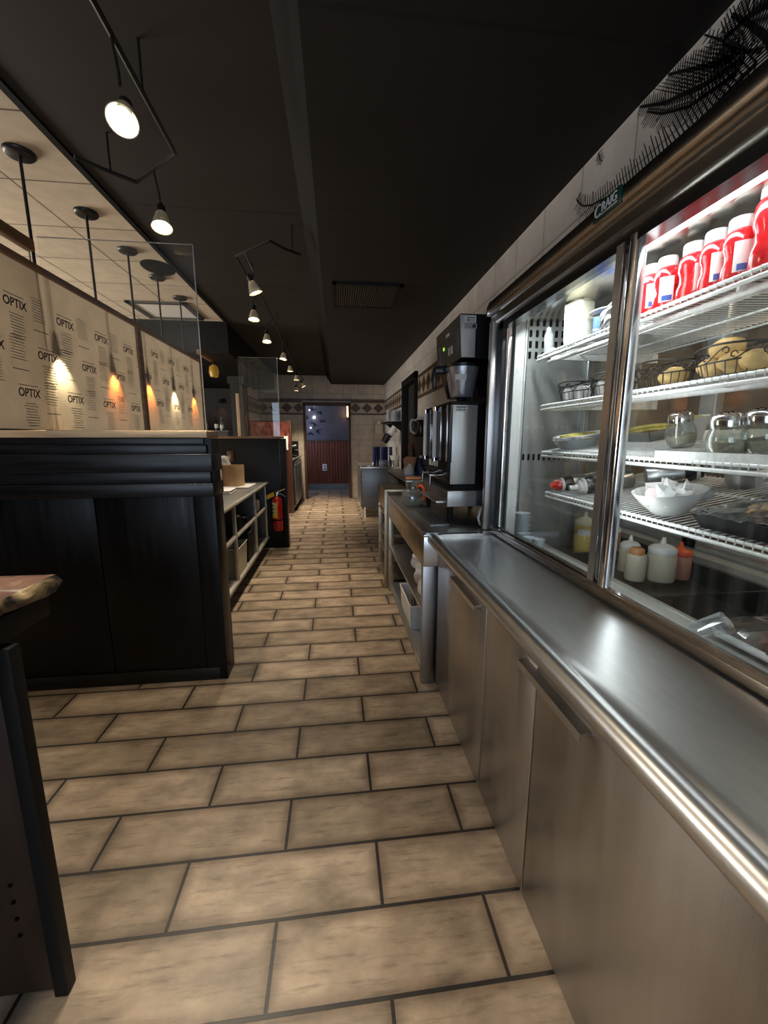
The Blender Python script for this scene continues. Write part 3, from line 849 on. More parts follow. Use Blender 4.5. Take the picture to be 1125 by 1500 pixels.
# ================================================================== BASE CABINET AND WORKTOP
bc = thing('base_cabinet', 'low stainless steel cabinet with flat doors under the refrigerator', 'cabinet', (0.83, 0.7, 0))
C0 = (0.83, 0.7, 0)
MB(C0).box(0.56, 0.995, -0.68, 2.095, 0.10, 0.835).build('carcass', M['black'], bc)  # black stands in for the shade in the gaps between the doors
MB(C0).box(0.62, 0.99, -0.66, 2.0, 0.012, 0.11).build('plinth', M['black'], bc)
MB(C0).cyl((0.585, 2.03, 0), (0.585, 2.03, 0.10), 0.018, seg=14).cyl((0.585, 2.03, 0.0), (0.585, 2.03, 0.02), 0.028, seg=14).build('foot', M['dull_steel'], bc)
for nm, y0, y1, hy in (('door', 1.375, 2.098, (1.43, 1.775)), ('front_panel', 0.987, 1.367, None), ('door', 0.12, 0.979, (0.735, 1.045)), ('door', -0.66, 0.115, None)):
    d = MB(C0).box(0.540, 0.560, y0, y1, 0.02, 0.832, 0.0025).build(nm, M['steel_v'], bc)
    if hy:
        MB(C0).prism([(0.541, 0.772), (0.512, 0.770), (0.510, 0.752), (0.516, 0.752), (0.518, 0.764), (0.541, 0.764)], hy, 'y').build('handle', M['steel'], d)
lt = MB(C0).box(0.522, 0.541, 0.335, 0.365, 0.20, 0.245, 0.004).build('latch', M['black_gloss'], bc)
ct = thing('steel_worktop', 'long stainless steel worktop with a rolled front edge below the glass doors', 'worktop', (0.8, 0.7, 0.84))
W0 = (0.8, 0.7, 0.84)
prof = [(0.886, 0.8815), (0.565, 0.880), (0.535, 0.882)]
for k in range(0, 11):
    a = R(70 + 22 * k)
    prof.append((0.512 + 0.031 * math.cos(a), 0.862 + 0.031 * math.sin(a)))
prof += [(0.54, 0.838), (0.886, 0.838)]
MB(W0).prism(prof, (-0.70, 2.108), 'y', soft=0.02).build('top', M['steel_top'], ct)
MB(W0).prism([(0.53, 0.882), (0.56, 0.880), (0.80, 0.882), (0.80, 0.896), (0.56, 0.895), (0.535, 0.892)], (2.085, 2.112), 'y').build('raised_end', M['chrome'], ct)

# ================================================================== STEEL SERVICE TABLE (open shelves) BEYOND THE WORKTOP
wt = thing('service_table', 'open stainless steel service table with lower shelves, holding the coffee brewer', 'table', (0.8, 2.9, 0))
T0 = (0.8, 2.9, 0)
PX, PY0, PY1, PZ = 0.462, 2.125, 3.66, 0.888
MB(T0).box(PX, 1.12, PY0, PY1, PZ - 0.016, PZ, 0.003).box(PX, PX + 0.014, PY0, PY1, PZ, PZ + 0.007).box(PX, 1.12, PY0, PY0 + 0.014, PZ, PZ + 0.008).build('top', M['steel_top'], wt)
MB(T0).box(PX, PX + 0.02, PY0 + 0.001, PY1, 0.705, PZ - 0.014, 0.003).build('apron', M['brass'], wt)  # steel apron, its warm reflected light put into the brass colour
MB(T0).box(PX + 0.001, 1.12, PY0, PY0 + 0.022, 0.705, PZ - 0.014, 0.003).build('end_apron', M['steel'], wt)
MB(T0).box(PX, PX + 0.085, PY0 + 0.005, PY0 + 0.045, 0.0, 0.71, 0.003).build('end_post', M['steel_v'], wt)
MB(T0).box(1.02, 1.115, PY0 + 0.005, PY0 + 0.045, 0.0, 0.71, 0.003).build('end_post', M['steel_v'], wt)
MB(T0).box(0.55, 1.02, PY0 + 0.015, PY0 + 0.022, 0.02, 0.71).build('end_panel', M['steel_v'], wt)
MB(T0).box(PX, PX + 0.05, PY1 - 0.05, PY1, 0, 0.71, 0.003).build('far_post', M['brass'], wt)
MB(T0).box(PX + 0.005, 1.12, PY0 + 0.04, PY1 - 0.05, 0.425, 0.445, 0.003).build('shelf', M['steel'], wt)
MB(T0).box(PX + 0.005, 1.12, PY0 + 0.04, PY1 - 0.05, 0.055, 0.085, 0.003).build('lower_shelf', M['steel'], wt)
MB(T0).box(1.10, 1.12, PY0 + 0.02, PY1, 0.05, 0.71).build('back_panel', M['dull_steel'], wt)
MB(T0).box(0.545, 0.66, 2.32, 3.20, PZ + 0.0005, PZ + 0.012, 0.003).build('drip_tray', M['dull_steel'], wt)

# second, brassy shelf unit
bu = thing('shelf_unit', 'narrow brass-tinted steel shelf unit just past the service table', 'shelf', (0.78, 4.0, 0))
U0 = (0.78, 4.0, 0)
UX, UY0, UY1 = 0.432, 3.68, 4.24
MB(U0).box(UX, 1.12, UY0, UY1, 0.915, 0.94, 0.003).box(UX, UX + 0.015, UY0, UY1, 0.75, 0.92).build('top', M['brass'], bu)
MB(U0).box(UX, UX + 0.06, UY1 - 0.03, UY1, 0, 0.93, 0.002).build('post', M['brass'], bu)
MB(U0).box(UX, UX + 0.04, UY0, UY0 + 0.03, 0, 0.93, 0.002).build('post', M['brass'], bu)
for z in (0.70, 0.50, 0.33, 0.08): MB(U0).box(UX + 0.004, 1.12, UY0 + 0.004, UY1 - 0.004, z, z + 0.018).build('shelf', M['brass'], bu)
MB(U0).box(1.09, 1.12, UY0, UY1, 0.08, 0.92).build('back_panel', M['brown_cab'], bu)
# raised steel stand with black legs, farther on
rs = thing('raised_stand', 'dark steel raised stand on slim black legs behind the glass pots', 'stand', (0.85, 4.45, 0.94))
Q0 = (0.85, 4.45, 0.94)
MB(Q0).box(0.63, 1.12, 3.70, 5.1, 1.0, 1.02, 0.004).build('top', M['steel_top'], rs)
MB(Q0).box(0.65, 1.12, 3.72, 5.08, 0.965, 1.0).build('under_tray', M['black'], rs)
for y in (3.74, 4.2): MB(Q0).cyl((0.655, y, 0.9405), (0.64, y, 1.0), 0.012, seg=8).build('leg', M['black'], rs)
pe = thing('steel_pedestal', 'plain steel pedestal cabinet carrying the dark raised stand', 'cabinet', (0.9, 4.7, 0))
MB((0.9, 4.7, 0)).box(0.70, 1.10, 4.30, 5.05, 0.0, 0.964, 0.004).build('body', M['dull_steel'], pe)
MB((0.9, 4.7, 0)).box(0.69, 0.70, 4.33, 5.02, 0.08, 0.93, 0.003).build('door', M['dull_steel'], pe)

# far steel cabinet
fc = thing('steel_cabinet', 'plain grey steel cabinet on chrome legs at the far end of the aisle', 'cabinet', (0.78, 7.9, 0))
G0 = (0.78, 7.9, 0)
MB(G0).box(0.44, 1.12, 7.30, 8.55, 0.17, 0.86, 0.006).build('body', M['dull_steel'], fc)
MB(G0).box(0.425, 1.125, 7.28, 8.57, 0.86, 0.905, 0.006).build('top', M['steel'], fc)
MB(G0).box(0.436, 0.45, 7.30, 7.33, 0.17, 0.86).build('edge_trim', M['chrome'], fc)
for x, y in ((0.52, 7.36), (1.05, 7.36), (0.52, 8.48), (1.05, 8.48)):
    MB(G0).cyl((x, y, 0), (x, y, 0.18), 0.03, seg=14).cyl((x, y, 0), (x, y, 0.02), 0.042, seg=14).build('leg', M['chrome'], fc)

# ================================================================== LEFT SIDE: bar dividers
dv = thing('bar_divider', 'tall black panelled half wall nearest on the left, with a pale wood ledge', 'partition', (-1.5, 2.4, 0))
D0 = (-1.5, 2.4, 0)
MB(D0).box(-2.4, -0.665, 2.335, 2.47, 0.0, 1.40).build('core', M['black_wood'], dv)
MB(D0).box(-2.4, -1.281, 2.318, 2.336, 0.06, 1.10, 0.002).build('panel', M['black_wood'], dv)
MB(D0).box(-1.275, -0.775, 2.318, 2.336, 0.06, 1.10, 0.002).build('panel', M['black_wood'], dv)
MB(D0).box(-0.772, -0.66, 2.312, 2.475, 0.0, 1.10, 0.003).build('corner_post', M['black_wood'], dv)
MB(D0).box(-2.4, -0.70, 2.31, 2.336, 0.0, 0.075, 0.003).build('base_board', M['black_wood_h'], dv)
for z0, z1, p, x1 in ((1.365, 1.402, 0.004, -0.70), (1.318, 1.365, -0.008, -0.685), (1.225, 1.318, -0.034, -0.655), (1.162, 1.225, -0.010, -0.672), (1.092, 1.162, -0.036, -0.655)):
    MB(D0).box(-2.4, x1, 2.318 + p, 2.48, z0, z1, 0.003).build('moulding', M['black_wood_h'], dv)
MB(D0).box(-2.4, -0.675, 2.30, 2.52, 1.403, 1.440, 0.004).build('ledge', M['ledge'], dv)


def screen(name, label, x0, x1, y, z0, z1, curve=0.0):
    s = thing(name, label, 'glass screen', ((x0 + x1) / 2, y, z0))
    O = ((x0 + x1) / 2, y, z0)
    MB(O).box(x0, x1, y - 0.004, y + 0.004, z0, z1).build('sheet', M['screen'], s)
    MB(O).box(x1 - 0.0005, x1 + 0.003, y - 0.0042, y + 0.0042, z0, z1).box(x0, x1, y - 0.0042, y + 0.0042, z1, z1 + 0.002).build('polished_edge', M['acryl_edge'], s)
    return s


screen('clear_screen', 'large clear acrylic screen standing on the near pale wood ledge', -1.432, -0.705, 2.40, 1.440, 2.37)
screen('clear_screen', 'narrow clear acrylic sheet at the left end of the near ledge', -2.35, -1.478, 2.40, 1.440, 2.37)

d2 = thing('bar_divider', 'second black half wall farther down the aisle, carrying the fire extinguisher', 'partition', (-1.3, 5.35, 0))
E0 = (-1.3, 5.35, 0)
MB(E0).box(-1.9, -0.70, 5.30, 5.42, 0, 1.395, 0.003).build('core', M['gloss_wall'], d2)
MB(E0).box(-0.70, -0.628, 5.29, 5.44, 0, 1.395, 0.004).build('corner_post', M['black_wood'], d2)
MB(E0).box(-1.9, -0.655, 5.27, 5.46, 1.396, 1.425, 0.004).build('ledge', M['ledge_dk'], d2)
screen('clear_screen', 'clear acrylic screen on the ledge of the farther half wall', -1.15, -0.69, 5.36, 1.425, 2.36)
sw = thing('light_switch', 'dull switch plate on the farther black half wall', 'switch', (-1.29, 5.30, 1.18))
MB().box(-0.04, 0.04, -0.008, 0, -0.065, 0.065, 0.003).build('cover_plate', M['brown_cab'], sw)
MB().box(-0.012, 0.012, -0.016, -0.007, -0.025, 0.025, 0.002).build('toggle', M['ledge_dk'], sw)

# bar slab at the lower left
bs = thing('stone_topped_bar', 'end of a bar with a chipped red-brown stone top, nearest left corner', 'bar', (-1.1, 0.5, 0))
H0 = (-1.1, 0.5, 0)


def slab_side(z_lo, z_hi, jag, x_base, seed):
    rnd = random.Random(seed)
    return [x_base + rnd.uniform(-jag, jag) for _ in range(40)]


mb = MB(H0)
rnd = random.Random(11)
ys = [-0.6 + 1.695 * i / 44 for i in range(45)]
top = [(-0.720 + rnd.uniform(-0.004, 0.004), y) for y in ys]
mid = [(-0.712 + rnd.uniform(-0.012, 0.010), y) for y in ys]
low = [(-0.722 + rnd.uniform(-0.016, 0.010), y) for y in ys]
mb.mi = 1
Vt = [mb.bm.verts.new(Vector((x, min(y, 1.095), 1.058)) - mb.o) for x, y in top]
Vm = [mb.bm.verts.new(Vector((x, y, 1.040 + rnd.uniform(-.004, .004))) - mb.o) for x, y in mid]
Vl = [mb.bm.verts.new(Vector((x, y, 1.016 + rnd.uniform(-.004, .004))) - mb.o) for x, y in low]
for i in range(44):
    for A_, B_ in ((Vt, Vm), (Vm, Vl)):
        f = mb.bm.faces.new((A_[i], A_[i + 1], B_[i + 1], B_[i])); f.material_index = 1
tl0 = mb.bm.verts.new(Vector((-1.7, -0.6, 1.058)) - mb.o); tl1 = mb.bm.verts.new(Vector((-1.7, 1.095, 1.058)) - mb.o)
bl0 = mb.bm.verts.new(Vector((-1.7, -0.6, 1.016)) - mb.o); bl1 = mb.bm.verts.new(Vector((-1.7, 1.095, 1.016)) - mb.o)
f = mb.bm.faces.new([tl0] + Vt + [tl1]); f.material_index = 0
f = mb.bm.faces.new([bl0] + Vl + [bl1]); f.material_index = 1
f = mb.bm.faces.new((tl1, Vt[-1], Vm[-1], Vl[-1], bl1)); f.material_index = 1
f = mb.bm.faces.new((tl0, Vt[0], Vm[0], Vl[0], bl0)); f.material_index = 1
f = mb.bm.faces.new((tl0, tl1, bl1, bl0)); f.material_index = 1
mb.build('stone_top', [M['stone'], M['stone_edge']], bs)
MB(H0).box(-1.7, -0.735, -0.6, 1.085, 0.955, 1.012, 0.004).build('under_frame', M['black'], bs)
MB(H0).box(-0.738, -0.705, 0.900, 0.935, 0.0, 0.955, 0.004).build('corner_post', M['black'], bs)
sp_ = MB(H0).box(-1.7, -0.735, 0.915, 0.94, 0.006, 0.955, 0.002).build('side_panel', M['brown_dark'], bs)
for k in range(4):
    MB(H0).cyl((-0.80, 0.9152, 0.34 - 0.05 * k), (-0.80, 0.912, 0.34 - 0.05 * k), 0.005, seg=16).build('peg_hole', M['slot'], sp_)

# counter with open shelving behind the near divider
lc = thing('open_shelf_counter', 'low dark counter with open steel shelves along the left of the aisle', 'counter', (-1.1, 3.9, 0))
K0 = (-1.1, 3.9, 0)
LX, LY0, LY1 = -0.858, 2.50, 5.24
MB(K0).box(-1.43, LX, LY0, LY1, 0.85, 0.872, 0.003).build('top', M['steel_top'], lc)
MB(K0).cyl((LX, LY0, 0.852), (LX, LY1, 0.852), 0.018, seg=12).build('front_rail', M['pale_steel'], lc)
for y in (2.60, 3.58, 4.48, 5.16): MB(K0).box(LX - 0.035, LX - 0.005, y - 0.02, y + 0.02, 0.17, 0.85, 0.003).build('post', M['pale_steel'], lc)
for a, b in ((2.62, 3.56), (3.60, 4.46), (4.50, 5.14)):
    MB(K0).cyl((LX - 0.02, a, 0.56), (LX - 0.02, b, 0.56), 0.022, seg=12).build('shelf_rail', M['pale_steel'], lc)
MB(K0).box(-1.40, LX - 0.03, LY0, LY1, 0.545, 0.56).build('shelf', M['dull_steel'], lc)
MB(K0).box(-1.40, LX, LY0, LY1, 0.145, 0.175, 0.003).build('bottom_shelf', M['pale_steel'], lc)
MB(K0).box(-1.44, -1.40, LY0, LY1, 0.0, 0.85).build('back_panel', M['black'], lc)
MB(K0).box(-1.38, -0.96, LY0, LY1 - 0.1, 0.0, 0.145).build('plinth', M['black'], lc)
for y, z in ((4.40, 0.175), (5.17, 0.175), (3.66, 0.56)): MB(K0).box(-1.40, LX - 0.03, y, y + 0.018, z, 0.85).build('inner_divider', M['dull_steel'], lc)

# red-brown partition with copper top, dark cooler behind it
rp = thing('copper_topped_partition', 'red-brown board partition with a hammered copper upper band, farther left', 'partition', (-1.2, 7.85, 0))
N0 = (-1.2, 7.85, 0)
MB(N0).box(-1.69, -0.83, 7.80, 7.90, 0, 1.31).build('board', M['red_wood'], rp)
MB(N0).box(-1.69, -0.84, 7.80, 7.90, 1.31, 1.69).build('copper_band', M['copper'], rp)
MB(N0).box(-1.69, -0.815, 7.785, 7.915, 1.69, 1.715, 0.003).box(-0.832, -0.808, 7.79, 7.91, 0, 1.70).build('edge_trim', M['brown_cab'], rp)
pn = MB((-0.93, 7.8, 1.30)).box(-1.0, -0.865, 7.786, 7.796, 1.19, 1.44).build('notice', M['label'])
pn.location = (-0.93, 7.8, 1.30)
tag(pn, 'blank looking white sheet of paper pinned on the red-brown partition', 'paper')
co = thing('undercounter_cooler', 'black fronted cooler cabinet past the red-brown partition', 'cooler', (-1.2, 8.7, 0))
O0 = (-1.2, 8.7, 0)
MB(O0).box(-1.60, -0.80, 7.95, 9.55, 0.08, 0.98, 0.004).build('body', M['black_gloss'], co)
MB(O0).box(-1.62, -0.785, 7.94, 9.56, 0.98, 1.01, 0.003).build('top', M['dull_steel'], co)
for y0, y1 in ((7.99, 8.73), (8.77, 9.51)):
    dd = MB(O0).box(-0.80, -0.775, y0, y1, 0.12, 0.95, 0.003).build('door', M['dull_steel'], co)
    MB(O0).box(-0.775, -0.755, y0 + 0.05, y1 - 0.05, 0.88, 0.90, 0.003).build('handle', M['chrome'], dd)
MB(O0).box(-1.5, -0.85, 8.0, 9.5, 0, 0.09).build('plinth', M['black'], co)
bb = thing('bottle_rack', 'jumbled dark rack of bar gear on top of the black cooler', 'rack', (-1.1, 9.0, 1.01))
MB().box(-0.3, 0.28, -0.35, 0.35, 0, 0.03).box(-0.3, 0.28, 0.33, 0.35, 0, 0.33).box(-0.3, -0.28, -0.35, 0.35, 0, 0.30).build('frame', M['black'], bb)
for k in range(3): MB().cyl((0.05, -0.25 + 0.2 * k, 0.07), (0.28, -0.2 + 0.2 * k, 0.13), 0.035, 0.03, 10).build('bottle', M['black_gloss'], bb)
for k in range(3): MB().cyl((0.05, -0.25 + 0.2 * k, 0.17), (0.25, -0.2 + 0.2 * k, 0.23), 0.03, 0.025, 10).build('cup', M['dull_steel'], bb)

# ================================================================== PAPER-COVERED PANEL, pendants behind it
pp = thing('paper_covered_panel', 'long light-passing panel still covered in printed brown masking paper, behind the near divider', 'panel', (-1.45, 3.5, 0))
J0 = (-1.45, 3.5, 0)
for ya, yb in ((1.75, 3.40), (3.47, 4.86)):
    sh_ = MB(J0).box(-1.456, -1.451, ya, yb, 1.442, 2.215).build('acrylic_sheet', M['screen'], pp)
    MB(J0).sheet(lambda u, v: (-1.450, ya + (yb - ya) * u, 1.443 + 0.77 * v), 1, 1).build('masking_paper', M['optix'], sh_)
MB(J0).box(-1.475, -1.435, 1.75, 4.88, 2.205, 2.24, 0.004).build('top_rail', M['lumber'], pp)
MB(J0).box(-1.475, -1.435, 3.40, 3.47, 1.30, 2.205, 0.003).build('post', M['lumber'], pp)
MB(J0).box(-1.475, -1.435, 4.86, 4.90, 1.30, 2.205, 0.003).build('post', M['lumber'], pp)
MB(J0).box(-1.475, -1.435, 2.53, 4.90, 1.30, 1.442).build('bottom_rail', M['black_wood'], pp)
MB(J0).box(-1.50, -1.44, 2.5, 4.9, 0, 1.30).build('base_wall', M['black'], pp)
MB(J0).box(-1.475, -1.435, 4.88, 5.36, 2.30, 2.345, 0.004).build('brace', M['lumber'], pp)
MB(J0).box(-1.475, -1.435, 1.75, 2.38, 2.295, 2.345, 0.004).build('brace', M['lumber'], pp)
me0 = text('logo', 'OPTIX', 0.054, (0, 0, 0), (0, 1, 0), (0, 0, 1), None, extrude=0.0003, bold=0.0012, shear=0.12)
bmx = bmesh.new(); bml = MB(); bml.bm.free(); bml.bm = bmesh.new()
rows = [(2.01, [2.207, 2.564, 2.917, 3.263]), (1.805, [2.03, 2.385, 2.747, 3.102]), (1.612, [2.217, 2.575, 2.93, 3.289]),
        (2.065, [3.708, 4.058, 4.424]), (1.875, [3.542, 3.896, 4.266, 4.62]), (1.68, [3.732, 4.096, 4.46])]
for z, ysr in rows:
    for y in ysr:
        t = me0.copy()
        t.transform(Matrix.Translation(Vector((-1.4495, y, z)) - Vector(J0)) @ Matrix.Diagonal((1, 0.92, 1, 1)))
        bmx.from_mesh(t); bpy.data.meshes.remove(t)
        a = MB(J0); a.bm.free(); a.bm = bmx
        a.box(-1.4497, -1.4490, y - 0.062, y + 0.062, z + 0.034, z + 0.037)
        lx = y + 0.155
        b = bml; b.o = Vector(J0)
        for k in range(9):
            wd = random.uniform(0.035, 0.05)
            for zz in (z + 0.06 - 0.013 * k,):
                b.box(-1.4497, -1.4492, lx - wd, lx + wd, zz, zz + 0.0035)
                b.box(-1.4497, -1.4492, y - wd, y + wd, zz - 0.11, zz - 0.1065)
        a.box(-1.4497, -1.4490, lx - 0.05, lx + 0.055, z - 0.090, z - 0.0865)
lo = obj('printed_lettering', bmx, M['ink'], pp, smooth=False)
bml.build('fine_print', M['ink_light'], pp, smooth=False)

PEND = [2.48, 3.03, 3.55, 4.07, 4.60]
pcol = [(1.0, 0.90, 0.62), (1.0, 0.28, 0.05), (1.0, 0.28, 0.05), (1.0, 0.88, 0.60), (1.0, 0.28, 0.05)]
plab = ['long rod pendant nearest on the left, shining pale yellow through the brown paper', 'second rod pendant from the near end, glowing orange behind the brown paper',
        'middle rod pendant of five, orange light just past the brown timber post', 'fourth rod pendant, pale yellow light by the round ceiling opening', 'farthest rod pendant, orange light at the end of the paper panel']
pend0 = None
for i, y in enumerate([1.93] + PEND):
    c = pcol[(i - 1)] if i else (1.0, 0.28, 0.05)
    if i == 0: lab = 'rod pendant left of the picture edge, orange light on the near end of the paper'
    else: lab = plab[i - 1]
    p = thing('pendant_lamp', lab, 'pendant lamp', (-1.508, y, 2.78), group='rod pendants along the paper panel')
    MB().lathe([(0, 0), (0.066, 0), (0.066, -0.012), (0.055, -0.022), (0, -0.022)]).build('canopy', M['lamp_body'], p)
    MB().cyl((0, 0, -0.02), (0, 0, -0.86), 0.0075, seg=10).build('rod', M['lamp_body'], p)
    MB().lathe([(0.012, -0.83), (0.024, -0.85), (0.030, -0.89), (0.044, -0.96), (0.040, -0.955), (0.026, -0.89), (0.012, -0.84)]).build('shade', M['lamp_body'], p)
    spot('pendant_light', (0, 0, -0.935), (0, R(-22), 0), PENDANT_W * (1.0 if c[1] > 0.5 else 0.8) * (1 if i else 0.25), c, 80, 0.9, 0.012, p) if i else None
    point('pendant_spill', (0.0, 0, -0.985), (0.24 if c[1] > 0.5 else 0.26) * (1 if i else 0.6), c, 0.02, p)

# openings and vent in the pale ceiling
ho = MB((-1.42, 3.87, 2.78)).lathe([(0, -0.004), (0.16, -0.004), (0.165, 0.0), (0, 0.0)], (-1.42, 3.87, 2.78), sx=0.75).build('ceiling_opening', M['slot'])
ho.location = (-1.42, 3.87, 2.78)
tag(ho, 'dark round opening in the pale ceiling by the black soffit', 'ceiling opening')
cv = thing('ceiling_vent', 'square framed vent at the far end of the pale ceiling', 'vent', (-1.8, 5.05, 2.78))
MB().box(-0.3, 0.3, -0.3, -0.25, -0.02, 0).box(-0.3, 0.3, 0.25, 0.3, -0.02, 0).box(-0.3, -0.25, -0.3, 0.3, -0.02, 0).box(0.25, 0.3, -0.3, 0.3, -0.02, 0).build('frame', M['dull_steel'], cv)
MB().box(-0.25, 0.25, -0.25, 0.25, -0.008, -0.001).build('grille', M['label'], cv)
cg = thing('ceiling_vent', 'black slatted air grille in the black ceiling over the aisle', 'vent', (0.28, 3.78, 2.6))
MB().box(-0.28, 0.28, -0.30, -0.27, -0.015, 0).box(-0.28, 0.28, 0.27, 0.30, -0.015, 0).box(-0.28, -0.25, -0.3, 0.3, -0.015, 0).box(0.25, 0.28, -0.3, 0.3, -0.015, 0).build('frame', M['black'], cg)
mb = MB()
for k in range(26): mb.box(-0.245 + 0.0192 * k, -0.237 + 0.0192 * k, -0.27, 0.27, -0.012, -0.001)
mb.build('slats', mat('grey_black_slat', (0.075, 0.066, 0.058), 0.5), cg)

# ================================================================== TRACK LIGHTING
RZ = 2.62
rail1 = [(-0.64, -0.6), (-0.657, 1.50), (-0.668, 2.124), (-0.932, 2.364), (-1.015, 2.295), (-1.118, 2.202)]
rail2 = [(-0.21, 3.082), (-0.301, 3.01), (-0.386, 2.906), (-0.65, 3.154), (-0.646, 3.585), (-0.614, 4.014), (-0.622, 4.679), (-0.655, 6.451), (-0.66, 9.3)]
for pts, lab, so in ((rail1, 'thin dark lighting rail nearest the viewer, bent left at its end', ((-0.66, 1.80), (-1.015, 2.295), (-0.65, 0.6))),
                     (rail2, 'long dark lighting rail with a zigzag near end running down the aisle', ((-0.26, 3.045), (-0.64, 3.7), (-0.63, 5.0), (-0.65, 6.3), (-0.66, 8.0)))):
    t = thing('lighting_rail', lab, 'lighting rail', (-0.65, pts[2][1], 2.78))
    O = (-0.65, pts[2][1], 2.78)
    MB(O).tube([(x, y, RZ) for x, y in pts], 0.009, 6).build('rail', M['lamp_body'], t)
    for x, y in so:
        MB(O).cyl((x, y, RZ), (x, y, 2.78 if x < -0.19 else 2.7), 0.005, seg=8).build('standoff', M['lamp_body'], t)

lamps = [(-0.648, 1.587, 34, -6), (-0.797, 2.265, 16, -4), (-0.53, 3.125, -6, -20), (-0.661, 3.791, 8, 0), (-0.684, 4.604, 10, 0), (-0.634, 5.555, 8, 8),
         (-0.65, 6.512, 0, 0), (-0.646, 7.446, 0, 0), (-0.60, 8.376, 0, -25), (-0.80, 9.10, 0, 0)]
llab = ['nearest track spotlight, large glowing face by the upper left', 'second track spotlight, hanging just above the clear screen', 'third track spotlight with a frosted shade turned right',
        'fourth track spotlight, just beneath the turned one', 'fifth track spotlight along the rail', 'sixth track spotlight, glaring just right of the farther screen',
        'seventh track spotlight, small and pointing down', 'eighth track spotlight, small against the back wall', 'tilted tiny track spotlight near the back wall', 'lowest and farthest tiny track spotlight']
LZ = 2.40


def track_lamp(lab, x, y, tx_, ty_, on=True, zz=LZ):
    p = thing('track_spotlight', lab, 'spotlight', (x, y, zz), (0, 0, 0), 'track spotlights over the aisle')
    best = None
    for pts in (rail1, rail2):
        for a, b in zip(pts, pts[1:]):
            a = Vector(a); b = Vector(b); q = Vector((x, y))
            t = max(0, min(1, (q - a).dot(b - a) / (b - a).length_squared)); c = a + (b - a) * t
            if best is None or (c - q).length < best[0]: best = ((c - q).length, c)
    an = best[1]
    MB().tube([(0, 0, 0.085), (0, 0, 0.12), (an.x - x, an.y - y, RZ - zz - 0.01), (an.x - x, an.y - y, RZ - zz + 0.012)], 0.005, 8).build('stem', M['lamp_body'], p)
    root = p
    p = bpy.data.objects.new('lamp_head', None); COL.objects.link(p); p.parent = root
    p.empty_display_size = 0.03
    p.rotation_euler = (R(-tx_), R(ty_), 0)
    MB().lathe([(0, 0.10), (0.012, 0.10), (0.020, 0.085), (0.020, 0.055), (0, 0.055)], seg=16).build('socket', M['lamp_body'], p)
    MB().lathe([(0.018, 0.06), (0.026, 0.045), (0.040, 0.0), (0.048, -0.020), (0.045, -0.020), (0.037, 0.002), (0.022, 0.042)], seg=24).build('shade', M['lamp_shade'], p)
    MB().lathe([(0, -0.012), (0.022, -0.011), (0.029, -0.004), (0.025, 0.008), (0, 0.012)], seg=24).build('bulb', M['bulb'], p)
    spot('spot_beam', (0, 0, -0.03), (0, 0, 0), TRACK_W * (0.85 if y < 2 else 1.05 if y < 7 else 2.8), (1.0, 0.86, 0.66), 76, 1.0, 0.035, p)
    return root


for (x, y, a, b), lab in zip(lamps, llab): track_lamp(lab, x, y, a, b)

track_lamp('track spotlight above the viewer, out of the picture', -0.65, 0.35, 6, -10)
track_lamp('track spotlight behind the viewer, out of the picture', -0.65, -0.5, 0, -10)

# ================================================================== COFFEE BREWER
cb = thing('coffee_brewer', 'tall steel coffee brewer with sight gauges and a hanging filter basket, beside the refrigerator', 'coffee maker', (0.85, 2.72, 0.89))
A0 = (0.85, 2.72, 0.89)
MB(A0).box(0.682, 1.05, 2.40, 3.06, 1.128, 1.600, 0.006).build('tank_housing', M['black_gloss'], cb)
MB(A0).box(0.676, 0.830, 2.392, 2.402, 1.128, 1.592, 0.002).build('side_panel', M['panel_steel'], cb)
MB(A0).box(0.668, 1.06, 2.388, 3.07, 1.592, 1.612, 0.004).build('housing_lid', M['black'], cb)
MB(A0).box(0.662, 0.684, 2.392, 3.06, 1.255, 1.595, 0.003).build('front_panel', M['black_gloss'], cb)
for y in (2.43, 2.58, 2.86): MB(A0).box(0.655, 0.664, y - 0.008, y + 0.008, 1.26, 1.595, 0.002).build('front_strip', M['chrome'], cb)
for y in (2.70, 2.99):
    g = MB(A0).cyl((0.650, y, 1.265), (0.650, y, 1.585), 0.014, seg=12).build('sight_gauge', M['white'], cb)
    MB(A0).cyl((0.650, y, 1.25), (0.650, y, 1.275), 0.018, seg=12).cyl((0.650, y, 1.575), (0.650, y, 1.60), 0.018, seg=12).build('gauge_cap', M['chrome'], g)
MB(A0).box(0.652, 0.69, 2.395, 3.065, 1.205, 1.258, 0.004).build('name_band', M['black'], cb)
text('brand_lettering', 'BUNN', 0.056, (0.6508 - A0[0], 2.725 - A0[1], 1.236 - A0[2]), (0, -1, 0), (0, 0, 1), M['sign_white'], cb, sx=1.6, bold=0.0012)
for y in (2.62, 2.85):
    f_ = MB(A0).cyl((0.68, y, 1.165), (0.60, y, 1.165), 0.013, seg=12).cyl((0.605, y, 1.17), (0.605, y, 1.10), 0.010, seg=12).build('faucet', M['chrome'], cb)
    MB(A0).tube([(0.612, y, 1.175), (0.60, y, 1.20), (0.572, y, 1.215)], [0.007, 0.006, 0.008], 8).build('faucet_handle', M['black_gloss'], f_)
MB(A0).box(0.700, 1.05, 2.41, 3.05, 1.085, 1.130).build('base_gap', M['black'], cb)
MB(A0).box(0.660, 0.842, 2.385, 2.40, 0.992, 1.088, 0.003).build('base_side', M['panel_steel'], cb)
MB(A0).box(0.660, 1.05, 2.40, 3.07, 0.992, 1.088, 0.004).build('base', M['dull_steel'], cb)
MB(A0).box(0.60, 0.662, 2.42, 2.90, 1.010, 1.024, 0.003).build('drip_shelf', M['steel_top'], cb)
